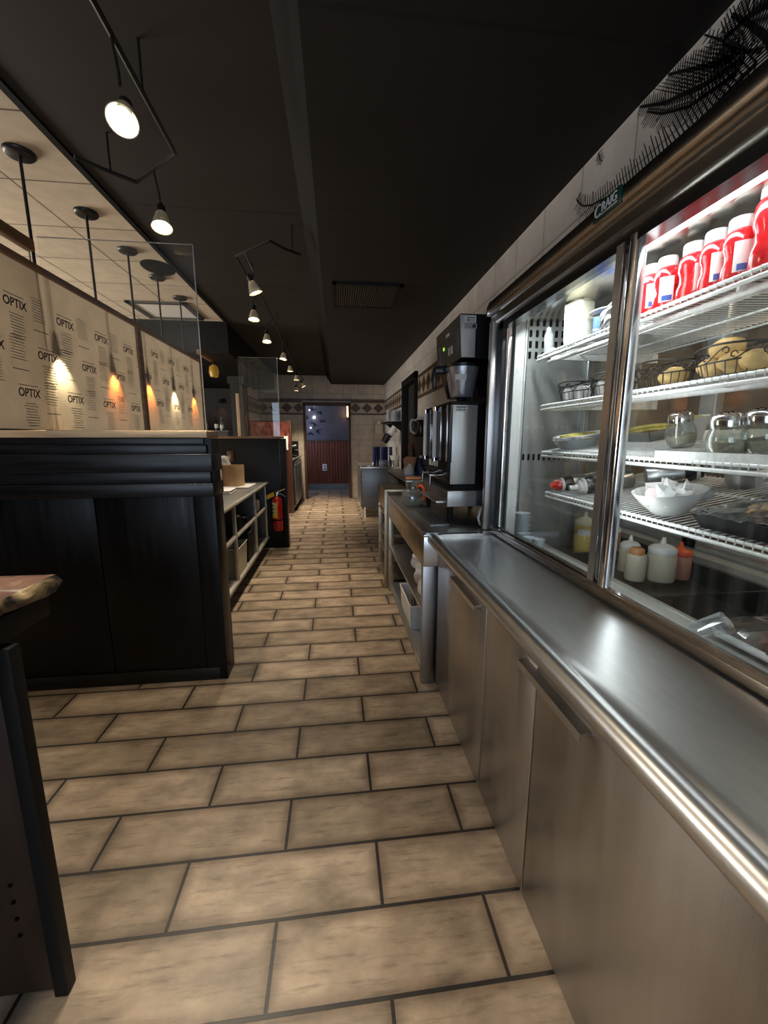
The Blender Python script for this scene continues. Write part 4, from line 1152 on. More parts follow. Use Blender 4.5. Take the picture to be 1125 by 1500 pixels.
for y in (2.43, 3.02):
    for x in (0.69, 1.02): MB(A0).cyl((x, y, 0.889), (x, y, 0.995), 0.016, 0.02, 12).build('leg', M['black'], cb)
MB(A0).box(0.90, 1.05, 2.42, 3.0, 1.61, 1.85).build('column', M['black_gloss'], cb)
hd = MB(A0).prism([(0.728, 1.852), (1.055, 1.852), (1.055, 2.090), (0.712, 2.090)], (2.402, 2.955), 'y').build('brew_head', M['black'], cb)
MB(A0).prism([(0.722, 1.856), (0.80, 1.856), (0.80, 2.082), (0.709, 2.082)], (2.394, 2.404), 'y').build('head_side_panel', M['panel_steel'], hd)
MB(A0).prism([(0.7235, 1.856), (0.73, 1.856), (0.714, 2.084), (0.7075, 2.084)], (2.41, 2.95), 'y').build('control_panel', mat('grey_control_panel', (0.11, 0.11, 0.105), 0.4), hd)


def panel_bit(y0, y1, z0, z1, m, nm):
    def xx(z): return 0.7235 + (0.7075 - 0.7235) * (z - 1.856) / (2.084 - 1.856)
    return MB(A0).hexa([(xx(z0) - 0.002, y0, z0), (xx(z0) + 0.004, y0, z0), (xx(z0) + 0.004, y1, z0), (xx(z0) - 0.002, y1, z0),
                        (xx(z1) - 0.002, y0, z1), (xx(z1) + 0.004, y0, z1), (xx(z1) + 0.004, y1, z1), (xx(z1) - 0.002, y1, z1)]).build(nm, m, hd)


panel_bit(2.455, 2.505, 1.90, 2.02, M['dull_steel'], 'switch_plate')
panel_bit(2.47, 2.492, 1.995, 2.010, M['sign_white'], 'switch')
panel_bit(2.87, 2.915, 1.89, 2.0, M['dull_steel'], 'switch_plate')
panel_bit(2.885, 2.903, 1.985, 1.998, M['sign_white'], 'switch')
panel_bit(2.752, 2.780, 1.962, 1.980, M['led_lit'], 'indicator_light')
panel_bit(2.63, 2.70, 2.025, 2.042, M['sign_white'], 'panel_badge')
for y in (2.57, 2.63): panel_bit(y, y + 0.035, 1.91, 1.955, M['label'], 'button_label')
MB(A0).box(0.735, 0.800, 2.3915, 2.3945, 2.045, 2.074).build('asset_label', M['label'], hd)
mb = MB(A0)
for k in range(16): mb.box(0.742 + 0.0033 * k, 0.742 + 0.0033 * k + random.choice((0.001, 0.0016, 0.0022)), 2.3908, 2.3918, 2.048, 2.060)
mb.box(0.742, 0.794, 2.3908, 2.3918, 2.064, 2.069)
mb.build('label_bars', M['ink'], hd)
MB(A0).box(0.735, 0.806, 2.3917, 2.3945, 2.010, 2.036).build('round_seal_label', mat('grey_label', (0.33, 0.32, 0.31), 0.5), hd)
MB(A0).cyl((0.790, 2.3917, 2.023), (0.790, 2.3908, 2.023), 0.011, seg=18).build('seal', M['ink'], hd)
MB(A0).box(0.695, 0.765, 2.3895, 2.3925, 1.555, 1.588).build('asset_label', M['label'], cb)
mb = MB(A0)
for k in range(18): mb.box(0.701 + 0.0033 * k, 0.701 + 0.0033 * k + random.choice((0.001, 0.0016, 0.0022)), 2.3888, 2.3898, 1.559, 1.570)
mb.box(0.700, 0.760, 2.3888, 2.3898, 1.576, 1.582)
mb.build('label_bars', M['ink'], cb)
fx_, fy_ = 0.775, 2.545
fn = MB(A0).lathe([(0, 1.645), (0.062, 1.645), (0.070, 1.66), (0.098, 1.80), (0.103, 1.825), (0.098, 1.83), (0.09, 1.825), (0.064, 1.665), (0, 1.66)], (fx_, fy_, 0), 36).build('filter_basket', M['basket_steel'], cb)
MB(A0).lathe([(0.100, 1.818), (0.110, 1.822), (0.110, 1.836), (0.10, 1.842), (0.0, 1.850), (0, 1.838), (0.095, 1.83)], (fx_, fy_, 0), 36).build('basket_rim', M['black_gloss'], fn)
MB(A0).box(fx_ - 0.175, fx_ - 0.095, fy_ - 0.016, fy_ + 0.016, 1.785, 1.828, 0.006).box(fx_ - 0.182, fx_ - 0.160, fy_ - 0.016, fy_ + 0.016, 1.695, 1.820, 0.006).build('basket_handle', M['black_gloss'], fn)
mb = MB(A0)
for a0 in range(0, 6):
    a = R(228 + 7 * a0); a2 = R(228 + 7 * (a0 + 1)); rr = 0.0905
    mb.hexa([(fx_ + (rr - .0022) * math.cos(a), fy_ + (rr - .0022) * math.sin(a), 1.742), (fx_ + (rr - .0022) * math.cos(a2), fy_ + (rr - .0022) * math.sin(a2), 1.742), (fx_ + rr * math.cos(a2), fy_ + rr * math.sin(a2), 1.742), (fx_ + rr * math.cos(a), fy_ + rr * math.sin(a), 1.742),
             (fx_ + (rr + .004) * math.cos(a), fy_ + (rr + .004) * math.sin(a), 1.772), (fx_ + (rr + .004) * math.cos(a2), fy_ + (rr + .004) * math.sin(a2), 1.772), (fx_ + (rr + .007) * math.cos(a2), fy_ + (rr + .007) * math.sin(a2), 1.772), (fx_ + (rr + .007) * math.cos(a), fy_ + (rr + .007) * math.sin(a), 1.772)])
mb.build('basket_sticker', M['label'], fn)
MB(A0).cyl((fx_, fy_, 1.612), (fx_, fy_, 1.648), 0.022, 0.034, 14).build('spout', M['black'], fn)
MB(A0).box(0.83, 0.86, 2.49, 2.52, 1.61, 1.66).build('server_spout', M['chrome'], cb)
MB(A0).lathe([(0, 1.66), (0.045, 1.66), (0.085, 1.80), (0.085, 1.845), (0, 1.845)], (0.80, 2.80, 0), 24).build('rear_basket', M['black_gloss'], cb)

hs = MB((0.85, 2.25, 0.888)).tube([(0.90, 2.33, 1.02), (0.86, 2.28, 1.025), (0.82, 2.25, 0.99), (0.805, 2.24, 0.95), (0.82, 2.25, 0.91), (0.86, 2.28, 0.899), (0.95, 2.33, 0.899)], 0.008, 10).build('water_hose', M['white'])
hs.location = (0.85, 2.25, 0.888)
tag(hs, 'white looped hose at the foot of the coffee brewer', 'hose')
wb = thing('junction_box', 'small white box on the wall behind the refrigerator post', 'box', (0.93, 2.36, 1.0))
MB().box(-0.05, 0.05, -0.02, 0.02, -0.006, 0.10, 0.004).build('box_body', M['white'], wb)
MB().box(-0.03, 0.03, -0.023, -0.019, 0.05, 0.08).build('box_mark', M['ink'], wb)

# glass coffee pots on the service table
def coffee_pot(label, loc, rz, hm):
    p = thing('glass_coffee_pot', label, 'coffee pot', loc, (0, 0, rz), 'glass coffee pots on the service table')
    MB().lathe([(0, 0.002), (0.045, 0.002), (0.066, 0.025), (0.072, 0.055), (0.062, 0.088), (0.040, 0.110), (0.036, 0.118), (0.034, 0.110), (0.058, 0.086), (0.068, 0.055), (0.062, 0.027), (0, 0.006)], seg=28).build('bowl', M['jar'], p)
    MB().lathe([(0.036, 0.110), (0.041, 0.112), (0.041, 0.124), (0.035, 0.126)], seg=28).build('collar', M['chrome'], p)
    MB().tube([(0.038, 0, 0.119), (0.075, 0, 0.135), (0.098, 0, 0.118), (0.104, 0, 0.07), (0.098, 0, 0.045)], [0.008, 0.010, 0.011, 0.011, 0.008], 10).build('handle', hm, p)
    MB().lathe([(0.033, 0.120), (0.045, 0.142), (0.040, 0.146), (0.030, 0.124)], seg=28).build('lip', M['jar'], p)
    p.scale = (1.2, 1.2, 1.2)
    return p


coffee_pot('round glass coffee pot with an orange-red handle, nearer the aisle', (0.562, 3.00, PZ + 0.0125), R(-55), M['orange'])
coffee_pot('round glass coffee pot closer to the brewer, brown-red handle raised', (0.660, 3.27, PZ + 0.0005), R(-100), mat('brown_red_handle', (0.22, 0.045, 0.025), 0.4))
wf = thing('pot_rack', 'small black rack on the service table behind the glass pots', 'rack', (0.86, 3.50, PZ))
MB().cyl((-0.08, -0.05, 0), (-0.08, -0.05, 0.045), 0.006, seg=6).cyl((0.08, -0.05, 0), (0.08, -0.05, 0.045), 0.006, seg=6).cyl((-0.08, 0.12, 0), (-0.08, 0.12, 0.045), 0.006, seg=6).cyl((0.08, 0.12, 0), (0.08, 0.12, 0.045), 0.006, seg=6).box(-0.1, 0.1, -0.07, 0.14, 0.045, 0.055).build('frame', M['black'], wf)

# things on the raised stand
nb = thing('napkin_holder', 'white cup stuffed with peach coloured napkins on the dark stand', 'napkins', (0.775, 4.35, 1.02))
MB().lathe([(0, 0), (0.052, 0), (0.06, 0.02), (0.048, 0.125), (0.044, 0.125), (0.05, 0.02), (0, 0.01)], seg=20).build('cup', M['paper'], nb)
for k in range(5):
    MB().hexa([(-0.05 + 0.012 * k, -0.04 + 0.015 * k, 0.07), (0.03 + 0.008 * k, -0.045 + 0.015 * k, 0.07), (0.03 + 0.008 * k, -0.036 + 0.015 * k, 0.07), (-0.05 + 0.012 * k, -0.031 + 0.015 * k, 0.07),
               (-0.075 + 0.016 * k, -0.055 + 0.018 * k, 0.165 + 0.012 * (k % 3)), (0.045 + 0.010 * k, -0.06 + 0.018 * k, 0.185 - 0.01 * (k % 2)), (0.045 + 0.01 * k, -0.052 + 0.018 * k, 0.185 - 0.01 * (k % 2)), (-0.075 + 0.016 * k, -0.047 + 0.018 * k, 0.165 + 0.012 * (k % 3))]).build('napkin', M['peach'], nb)
fn2 = MB((0.72, 3.9, 1.02)).hexa([(0.65, 3.82, 1.021), (0.80, 3.80, 1.021), (0.82, 3.96, 1.021), (0.67, 3.98, 1.021), (0.66, 3.83, 1.034), (0.80, 3.81, 1.030), (0.82, 3.95, 1.034), (0.68, 3.97, 1.030)]).build('folded_napkin', M['peach'])
fn2.location = (0.72, 3.9, 1.02); tag(fn2, 'peach folded napkin flat at the front of the dark stand', 'napkin')
for k, (x, y, h, m, lab) in enumerate(((0.89, 4.30, 0.20, 'navy', 'dark blue bottle right behind the peach napkins'), (0.97, 4.22, 0.24, 'black_gloss', 'black bottle farthest right on the dark stand'),
                                       (0.87, 4.62, 0.26, 'black_gloss', 'black bottle at the back left of the dark stand'), (1.00, 4.05, 0.17, 'navy', 'short dark blue bottle nearest the brewer'))):
    p = thing('syrup_bottle', lab, 'bottle', (x, y, 1.02), group='dark bottles on the raised stand')
    MB().lathe([(0, 0), (0.038, 0), (0.04, 0.01), (0.04, h * 0.6), (0.016, h * 0.78), (0.014, h * 0.9), (0, h * 0.9)], seg=18).build('bottle_body', M[m], p)
    MB().cyl((0, 0, h * 0.88), (0, 0, h), 0.017, seg=14).build('cap', M['white'] if k == 0 else M['black'], p)
bx_ = thing('wooden_box', 'brown wooden box behind the dark bottles, under the white server', 'box', (1.0, 4.85, 1.02))
MB().box(-0.10, 0.10, -0.16, 0.16, 0, 0.40, 0.004).build('box_body', M['brown_box'], bx_)
MB().box(-0.104, -0.099, -0.12, 0.12, 0.05, 0.34).build('front_panel', M['brown_cab'], bx_)
MB().box(-0.125, -0.10, -0.15, 0.15, 0.26, 0.30, 0.004).build('red_strip', mat('dull_red_strip', (0.12, 0.015, 0.012), 0.5), bx_)
sv = thing('coffee_server', 'white handled server with a black lid on top of the brown box', 'coffee pot', (0.985, 4.78, 1.42))
MB().lathe([(0, 0), (0.062, 0), (0.07, 0.02), (0.058, 0.17), (0.05, 0.19), (0, 0.19)], seg=22).build('body', M['black_gloss'], sv)
MB().lathe([(0.051, 0.19), (0.053, 0.20), (0.04, 0.225), (0, 0.23)], seg=22).build('lid', M['white'], sv)
MB().tube([(-0.05, 0, 0.185), (-0.11, 0, 0.19), (-0.125, 0, 0.14), (-0.115, 0, 0.06), (-0.06, 0, 0.03)], 0.012, 10).build('handle', M['white'], sv)

# far cabinet top and wall shelf
for k, (x, y) in enumerate(((0.70, 7.55), (0.775, 7.62), (0.85, 7.55), (0.925, 7.62), (1.0, 7.55))):
    lab = ['leftmost', 'second from left', 'middle', 'second from right', 'rightmost'][k]
    p = thing('blue_tumbler', lab + ' of the navy blue tumbler stacks on the far steel cabinet', 'cup', (x, y, 0.905), group='navy tumblers on the far cabinet')
    for j in range(4): MB().lathe([(0, 0.06 * j), (0.026, 0.06 * j), (0.036, 0.06 * j + 0.16), (0.033, 0.06 * j + 0.16), (0.024, 0.06 * j + 0.01), (0, 0.06 * j + 0.01)], seg=16).build('cup', M['navy'], p)
pc = thing('straw_cup', 'white fluted cup of straws in a steel holder on the far cabinet', 'cup', (1.03, 7.38, 0.905))
MB().lathe([(0, 0), (0.045, 0), (0.05, 0.11), (0.046, 0.11), (0, 0.01)], seg=20).build('holder', M['chrome'], pc)
MB().lathe([(0, 0.09), (0.04, 0.09), (0.075, 0.19), (0.070, 0.19), (0.036, 0.10), (0, 0.10)], seg=12).build('cup', M['white'], pc)
for k in range(3): MB().cyl((0.01 * k - 0.01, 0.008 * k, 0.11), (0.03 * k - 0.02, 0.01, 0.33 - 0.03 * k), 0.005, seg=6).build('straw', M['white'], pc)
fp = thing('steel_pan', 'square steel pan beside the straw cup on the far cabinet', 'pan', (0.86, 7.40, 0.905))
MB().box(-0.09, 0.08, -0.05, 0.05, 0, 0.10, 0.006).build('pan_body', M['dull_steel'], fp)
MB().box(-0.095, 0.085, -0.055, 0.055, 0.10, 0.106, 0.002).build('rim', M['steel'], fp)
tp = thing('water_tap', 'small chrome tap at the left of the far steel cabinet', 'tap', (0.66, 7.42, 0.905))
MB().cyl((0, 0, 0), (0, 0, 0.05), 0.022, 0.014, 14).tube([(0, 0, 0.05), (0, 0, 0.075), (-0.05, 0, 0.08), (-0.07, 0, 0.06)], 0.009, 8).build('spout', M['chrome'], tp)
MB().box(-0.12, 0.10, -0.02, 0.06, 0, 0.008, 0.002).build('base_plate', M['chrome'], tp)
ws = thing('wall_shelf', 'dark shelf on the right-hand wall past the doorway', 'shelf', (1.0, 7.35, 1.655))
MB((1.0, 7.35, 1.655)).box(0.86, 1.135, 7.0, 7.8, 1.655, 1.68, 0.003).build('board', M['black'], ws)
for y in (7.05, 7.72): MB((1.0, 7.35, 1.655)).prism([(0.93, 1.656), (1.135, 1.50), (1.135, 1.656)], (y, y + 0.02), 'y').build('bracket', M['black'], ws)
for k, (x, y) in enumerate(((0.92, 7.20), (1.02, 7.20), (1.085, 7.34))):
    p = thing('cup_stack', ('leftmost', 'middle', 'rightmost')[k] + ' clear cup stack on the dark wall shelf', 'cup', (x, y, 1.68), group='clear cup stacks on the wall shelf')
    for j in range(4): MB().lathe([(0, 0.03 * j), (0.030, 0.03 * j), (0.042, 0.03 * j + 0.11), (0.039, 0.03 * j + 0.11), (0.028, 0.03 * j + 0.004), (0, 0.03 * j + 0.004)], seg=16).build('cup', M['clear'], p)
so = thing('soap_dispenser', 'small cream dispenser on the back wall left of the wall shelf', 'dispenser', (1.0, 9.69, 1.50))
MB().box(-0.09, 0.09, -0.10, 0.0, 0, 0.22, 0.01).build('body', M['ivory'], so)
MB().cyl((0, -0.05, 0.22), (0, -0.05, 0.28), 0.05, seg=16).build('top_cap', M['cream'], so)
tw = thing('towel_roll', 'white paper roll hung slanting beneath the wall shelf', 'paper roll', (1.0, 7.15, 1.56))
MB().cyl((0.02, 0, 0.03), (-0.10, -0.02, -0.15), 0.052, seg=22).build('roll', M['paper'], tw)
MB().cyl((0.025, 0, 0.038), (0.02, 0, 0.031), 0.056, seg=16).tube([(0.022, 0, 0.034), (0.04, 0, 0.06), (0.06, 0, 0.096)], 0.010, 8).build('holder', M['lamp_body'], tw)
tb = MB().cyl((-0.02, 0, 0.0), (-0.10, 0, -0.13), 0.075, 0.055, 18).build('nozzle', M['black_gloss'], tw)
tb.location = (-0.07, -0.01, -0.10)

# ---------------------------------------------------------------- inside the service table
bg = thing('plastic_bag', 'crumpled white plastic bag on the upper shelf of the service table', 'bag', (0.56, 2.42, 0.445))
MB().blob((0, 0, 0.10), 0.075, 0.17, 0.10, 0.22, 5, 4).build('bag_body', M['paper'], bg)
MB().blob((-0.04, 0.12, 0.17), 0.04, 0.07, 0.06, 0.3, 6, 3).build('bag_top', M['paper'], bg)
tubm = mat('translucent_white_bin', (0.70, 0.69, 0.66), 0.4, var=0.1)


def open_tub(mb, x0, x1, y0, y1, z0, z1, t=0.005, fl=0.012):
    mb.box(x0, x1, y0, y1, z0, z0 + t)
    mb.hexa([(x0, y0, z0), (x1, y0, z0), (x1, y0 + t, z0), (x0, y0 + t, z0), (x0 - fl, y0 - fl, z1), (x1 + fl, y0 - fl, z1), (x1 + fl, y0 - fl + t, z1), (x0 - fl, y0 - fl + t, z1)])
    mb.hexa([(x0, y1 - t, z0), (x1, y1 - t, z0), (x1, y1, z0), (x0, y1, z0), (x0 - fl, y1 + fl - t, z1), (x1 + fl, y1 + fl - t, z1), (x1 + fl, y1 + fl, z1), (x0 - fl, y1 + fl, z1)])
    mb.hexa([(x0, y0, z0), (x0 + t, y0, z0), (x0 + t, y1, z0), (x0, y1, z0), (x0 - fl, y0 - fl, z1), (x0 - fl + t, y0 - fl, z1), (x0 - fl + t, y1 + fl, z1), (x0 - fl, y1 + fl, z1)])
    mb.hexa([(x1 - t, y0, z0), (x1, y0, z0), (x1, y1, z0), (x1 - t, y1, z0), (x1 + fl - t, y0 - fl, z1), (x1 + fl, y0 - fl, z1), (x1 + fl, y1 + fl, z1), (x1 + fl - t, y1 + fl, z1)])
    return mb


def rim(mb, x0, x1, y0, y1, z, r=0.006):
    return mb.tube([(x0, y0, z), (x1, y0, z), (x1, y1, z), (x0, y1, z)], r, 6, closed=True)


bn = thing('white_bin', 'white bin of metal utensils on the lowest shelf of the service table', 'bin', (0.61, 2.86, 0.0855))
open_tub(MB(), -0.11, 0.11, -0.22, 0.22, 0, 0.17).build('bin_body', tubm, bn)
rim(MB(), -0.122, 0.122, -0.232, 0.232, 0.172).build('rim', M['white'], bn)
for k in range(7):
    a = random.uniform(-0.6, 0.6)
    MB().cyl((-0.07 + 0.02 * k, -0.12 + 0.03 * k, 0.03), (-0.09 + 0.025 * k, -0.14 + 0.05 * k + 0.05 * a, 0.20), 0.008, 0.012, 8).build('utensil', M['chrome'], bn)

# ---------------------------------------------------------------- left counter: on top and inside
kt = thing('kraft_tub', 'round brown kraft-paper tub on the left counter', 'tub', (-1.13, 4.70, 0.885))
MB().lathe([(0, 0), (0.112, 0), (0.115, 0.01), (0.118, 0.225), (0.112, 0.225), (0.108, 0.012), (0, 0.012)], seg=36).build('tub_body', M['kraft'], kt)
tr_ = MB((-1.12, 4.7, 0.872)).box(-1.34, -0.93, 4.5, 4.9, 0.872, 0.885, 0.003).build('white_board', M['label'])
tr_.location = (-1.12, 4.7, 0.872); tag(tr_, 'thin white board lying beneath the kraft-paper tub', 'board')
for k, (x, y, r1, z, lab) in enumerate(((-1.27, 4.42, 0.09, 0.872, 'crumpled clear plastic bag in front of the kraft tub on the left counter'), (-1.33, 5.0, 0.12, 0.872, 'taller white plastic bag behind the kraft tub by the black half wall'))):
    p = thing('plastic_bag', lab, 'bag', (x, y, z))
    MB().blob((0, 0, r1 * (0.85 if k == 0 else 1.25)), r1, r1, r1 * (0.85 if k == 0 else 1.25), 0.20, 8 + k, 4).build('bag_body', M['paper'] if k else M['pink'], p)
    MB().blob((0.03, 0, r1 * (1.7 if k == 0 else 2.4)), r1 * 0.5, r1 * 0.4, r1 * 0.3, 0.3, 18 + k, 3).build('bag_top', M['paper'], p)
for k in range(3):
    p = MB((-1.12, 4.1, 0.872 + 0.012 * k)).box(-1.26 + 0.01 * k, -1.01 - 0.012 * (k % 2), 4.02, 4.30 - 0.01 * k, 0.872 + 0.012 * k, 0.884 + 0.012 * k, 0.004).build('folded_towel', M['paper'])
    p.location = (-1.12, 4.1, 0.872 + 0.012 * k)
    tag(p, ('lowest', 'middle', 'topmost')[k] + ' white folded towel of the pile in front of the kraft tub', 'towel', 'folded towels on the left counter')
p = MB((-1.05, 3.3, 0.872)).box(-1.25, -0.93, 3.05, 3.52, 0.872, 0.886, 0.004).build('cutting_board', M['ivory'])
p.location = (-1.05, 3.3, 0.872); tag(p, 'cream cutting board on the left counter just past the near half wall', 'cutting board')
t1 = thing('storage_tub', 'cream tub of folded packets on the lowest left shelf, nearer one', 'tub', (-0.985, 3.02, 0.1755))
open_tub(MB(), -0.12, 0.10, -0.22, 0.16, 0, 0.17).build('tub_body', M['ivory'], t1)
rim(MB(), -0.132, 0.112, -0.232, 0.172, 0.172).build('rim', M['white'], t1)
for k in range(8):
    MB().box(-0.03, 0.08, -0.20 + 0.045 * k, -0.165 + 0.045 * k, 0.03, 0.20 + 0.03 * (k % 3) , 0.003).build('packet', M['pink'] if k % 2 else M['paper'], t1)
t2 = thing('storage_tub', 'empty looking cream tub on the lowest left shelf, behind the post', 'tub', (-0.992, 3.80, 0.1755))
open_tub(MB(), -0.13, 0.11, -0.17, 0.17, 0, 0.26).build('tub_body', M['ivory'], t2)
rim(MB(), -0.142, 0.122, -0.182, 0.182, 0.262).build('rim', M['white'], t2)
t3 = thing('black_bin', 'black bin with a grey bag edge on the lowest left shelf', 'bin', (-1.0, 4.24, 0.175))
open_tub(MB(), -0.12, 0.11, -0.14, 0.12, 0, 0.30).build('bin_body', M['black'], t3)
MB().tube([(0.118, -0.15, 0.305), (0.122, -0.03, 0.30), (0.118, 0.06, 0.335), (0.10, 0.11, 0.37)], [0.012, 0.010, 0.014, 0.008], 8).build('bag_edge', M['dull_steel'], t3)
t4 = thing('steel_bowl', 'small shiny steel bowl on the upper left shelf', 'bowl', (-0.98, 4.18, 0.56))
MB().lathe([(0, 0), (0.04, 0), (0.075, 0.07), (0.072, 0.072), (0.038, 0.006), (0, 0.006)], seg=24).build('bowl_body', M['chrome'], t4)
MB().lathe([(0.072, 0.070), (0.082, 0.074), (0.072, 0.078)], seg=24).build('rim', M['chrome'], t4)
t5 = thing('paper_stack', 'pale stack of papers at the far end of the upper left shelf', 'paper', (-0.99, 4.78, 0.56))
MB().hexa([(-0.1, -0.1, 0), (0.09, -0.1, 0), (0.09, 0.12, 0), (-0.1, 0.12, 0), (-0.1, -0.06, 0.12), (0.09, -0.02, 0.16), (0.09, 0.12, 0.12), (-0.1, 0.12, 0.12)]).build('sheets', M['label'], t5)

# ---------------------------------------------------------------- fire extinguisher on the farther half wall
ex = thing('fire_extinguisher', 'red fire extinguisher with a yellow tag hung on the black half wall', 'fire extinguisher', (-0.745, 5.225, 0.25))
MB().lathe([(0, 0), (0.058, 0), (0.064, 0.012), (0.064, 0.37), (0.055, 0.405), (0.030, 0.428), (0.022, 0.435), (0, 0.435)], seg=30).build('cylinder', M['red'], ex)
MB().lathe([(0.0645, 0.13), (0.066, 0.132), (0.066, 0.148), (0.0645, 0.15)], seg=30).build('strap', M['black'], ex)
MB().cyl((0, 0, 0.43), (0, 0, 0.475), 0.020, 0.016, 14).box(-0.02, 0.02, -0.014, 0.014, 0.455, 0.485, 0.004).build('valve', M['chrome'], ex)
MB().tube([(-0.02, 0, 0.482), (0.04, 0, 0.50), (0.10, 0, 0.525)], [0.008, 0.009, 0.006], 8).build('lever', M['chrome'], ex)
MB().tube([(-0.01, 0, 0.468), (0.05, 0, 0.462), (0.11, 0, 0.425)], [0.008, 0.009, 0.007], 8).build('carry_handle', M['dull_steel'], ex)
MB().tube([(-0.018, 0, 0.465), (-0.05, 0.01, 0.46), (-0.072, 0.02, 0.42), (-0.074, 0.02, 0.25), (-0.070, 0.02, 0.11)], 0.010, 10).build('hose', M['black'], ex)
MB().hexa([(-0.165, -0.03, 0.375), (-0.02, -0.05, 0.445), (-0.02, -0.047, 0.445), (-0.165, -0.027, 0.375), (-0.170, -0.03, 0.430), (-0.03, -0.05, 0.495), (-0.03, -0.047, 0.495), (-0.170, -0.027, 0.430)]).build('tag', M['yellow'], ex)


def arc_label(mb, r, z0, z1, a0, a1, n=10, t=0.0012):
    for k in range(n):
        a = R(a0 + (a1 - a0) * k / n); b = R(a0 + (a1 - a0) * (k + 1) / n)
        q = []
        for z in (z0, z1):
            q += [(r * math.cos(a), r * math.sin(a), z), (r * math.cos(b), r * math.sin(b), z), ((r + t) * math.cos(b), (r + t) * math.sin(b), z), ((r + t) * math.cos(a), (r + t) * math.sin(a), z)]
        mb.hexa(q)
    return mb


lb = arc_label(MB(), 0.064, 0.165, 0.36, 195, 275).build('instruction_label', M['label'], ex)
arc_label(MB(), 0.0655, 0.165, 0.205, 195, 275).build('label_band', M['yellow'], lb)
arc_label(MB(), 0.0655, 0.165, 0.36, 245, 275).build('label_band', M['yellow'], lb)
mb = MB()
for k in range(3):
    for j in range(3): arc_label(mb, 0.0658, 0.225 + 0.045 * k, 0.245 + 0.045 * k, 200 + 14 * j, 209 + 14 * j, 2)
mb.build('label_print', M['ink'], lb)
MB().box(-0.02, 0.02, 0.060, 0.0745, 0.30, 0.42).build('wall_bracket', M['dull_steel'], ex)

# dim bar things seen behind the farther screen
pt = MB((-1.40, 6.5, 1.0)).box(-1.45, -1.40, 6.47, 6.53, 0, 2.05, 0.003).build('timber_post', M['lumber_pale'])
pt.location = (-1.40, 6.5, 1.0); tag(pt, 'pale raw timber post standing behind the farther screen', 'post')
cl_ = thing('square_column', 'dark grey square column left of the tiled corner', 'column', (-1.64, 7.5, 0))
MB().box(-0.10, 0.10, -0.1, 0.3, 0, 2.42).build('shaft', M['dark'], cl_)
MB().box(-0.13, 0.13, -0.13, 0.33, 2.30, 2.42).build('capital', M['dark'], cl_)
am = thing('amber_pendant', 'dim amber glass pendant in the dark beyond the paper panel', 'pendant lamp', (-1.62, 6.05, 2.42))
MB().cyl((0, 0, 0), (0, 0, -0.05), 0.006, seg=8).build('rod', M['lamp_body'], am)
MB().lathe([(0.02, -0.04), (0.055, -0.07), (0.065, -0.14), (0.05, -0.20), (0.045, -0.20), (0.058, -0.14), (0.05, -0.075), (0.018, -0.045)], seg=20).build('shade', M['amber'], am)
bk = thing('back_bar', 'dim back bar counter with a few bottles in the dark at left', 'bar', (-2.9, 8.6, 0))
MB().box(-0.9, 0.85, -0.3, 0.3, 0, 1.52, 0.004).build('cabinet', M['grey_wall'], bk)
MB().box(-0.92, 0.87, -0.32, 0.32, 1.52, 1.55, 0.003).build('top', M['dull_steel'], bk)
for k, (x, h) in enumerate(((-3.18, 0.30), (-3.06, 0.26), (-2.94, 0.33), (-2.62, 0.28), (-2.5, 0.34), (-2.3, 0.30), (-2.2, 0.26))):
    p = thing('bar_bottle', ('leftmost', 'second from left', 'third from left', 'fourth from left', 'third from right', 'second from right', 'rightmost')[k] + ' of the dim bottles on the back bar', 'bottle', (x, 8.5, 1.55), group='bottles on the back bar')
    MB().lathe([(0, 0), (0.036, 0), (0.036, h * 0.55), (0.013, h * 0.72), (0.013, h), (0, h)], seg=14).build('bottle_body', M['black_gloss'] if k % 2 else M['dull_steel'], p)
    MB().lathe([(0.0365, h * 0.15), (0.037, h * 0.16), (0.037, h * 0.4), (0.0365, h * 0.41)], seg=14).build('label_band', M['label'], p)
for k, (x, c, w_) in enumerate(((-2.95, (1, 0.9, 0.65), 3.0), (-2.35, (1, 0.4, 0.15), 3.0))):  # added lamps standing in for lamp glow mirrored in the dark
    p = thing('added_glow_lamp', ('pale yellow', 'orange')[k] + ' added lamp for a mirrored glow above the back bar', 'light', (x, 9.12, 2.12))
    MB().lathe([(0.018, 0.08), (0.03, 0.06), (0.045, 0.0), (0.04, 0.0), (0.02, 0.06)], seg=16).build('shade', M['lamp_body'], p)
    MB().box(-0.02, 0.02, 0, 0.08, 0.05, 0.09).build('bracket', M['lamp_body'], p)
    spot('added_glow_beam', (0, 0, 0.01), (0, 0, 0), w_, c, 80, 0.9, 0.02, p)

# ================================================================== FOOD AND BOTTLES IN THE REFRIGERATOR
def on_shelf(name, label, cat, k, x, y, group=None, rz=0.0, lift=0.0006):
    o = thing(name, label, cat, (x, y, sz(k, x) + lift), (0, 0, 0), group)
    o.rotation_euler = (Matrix.Rotation(-math.atan(SLOPE[k]), 3, 'Y') @ Matrix.Rotation(rz, 3, 'Z')).to_euler()
    return o


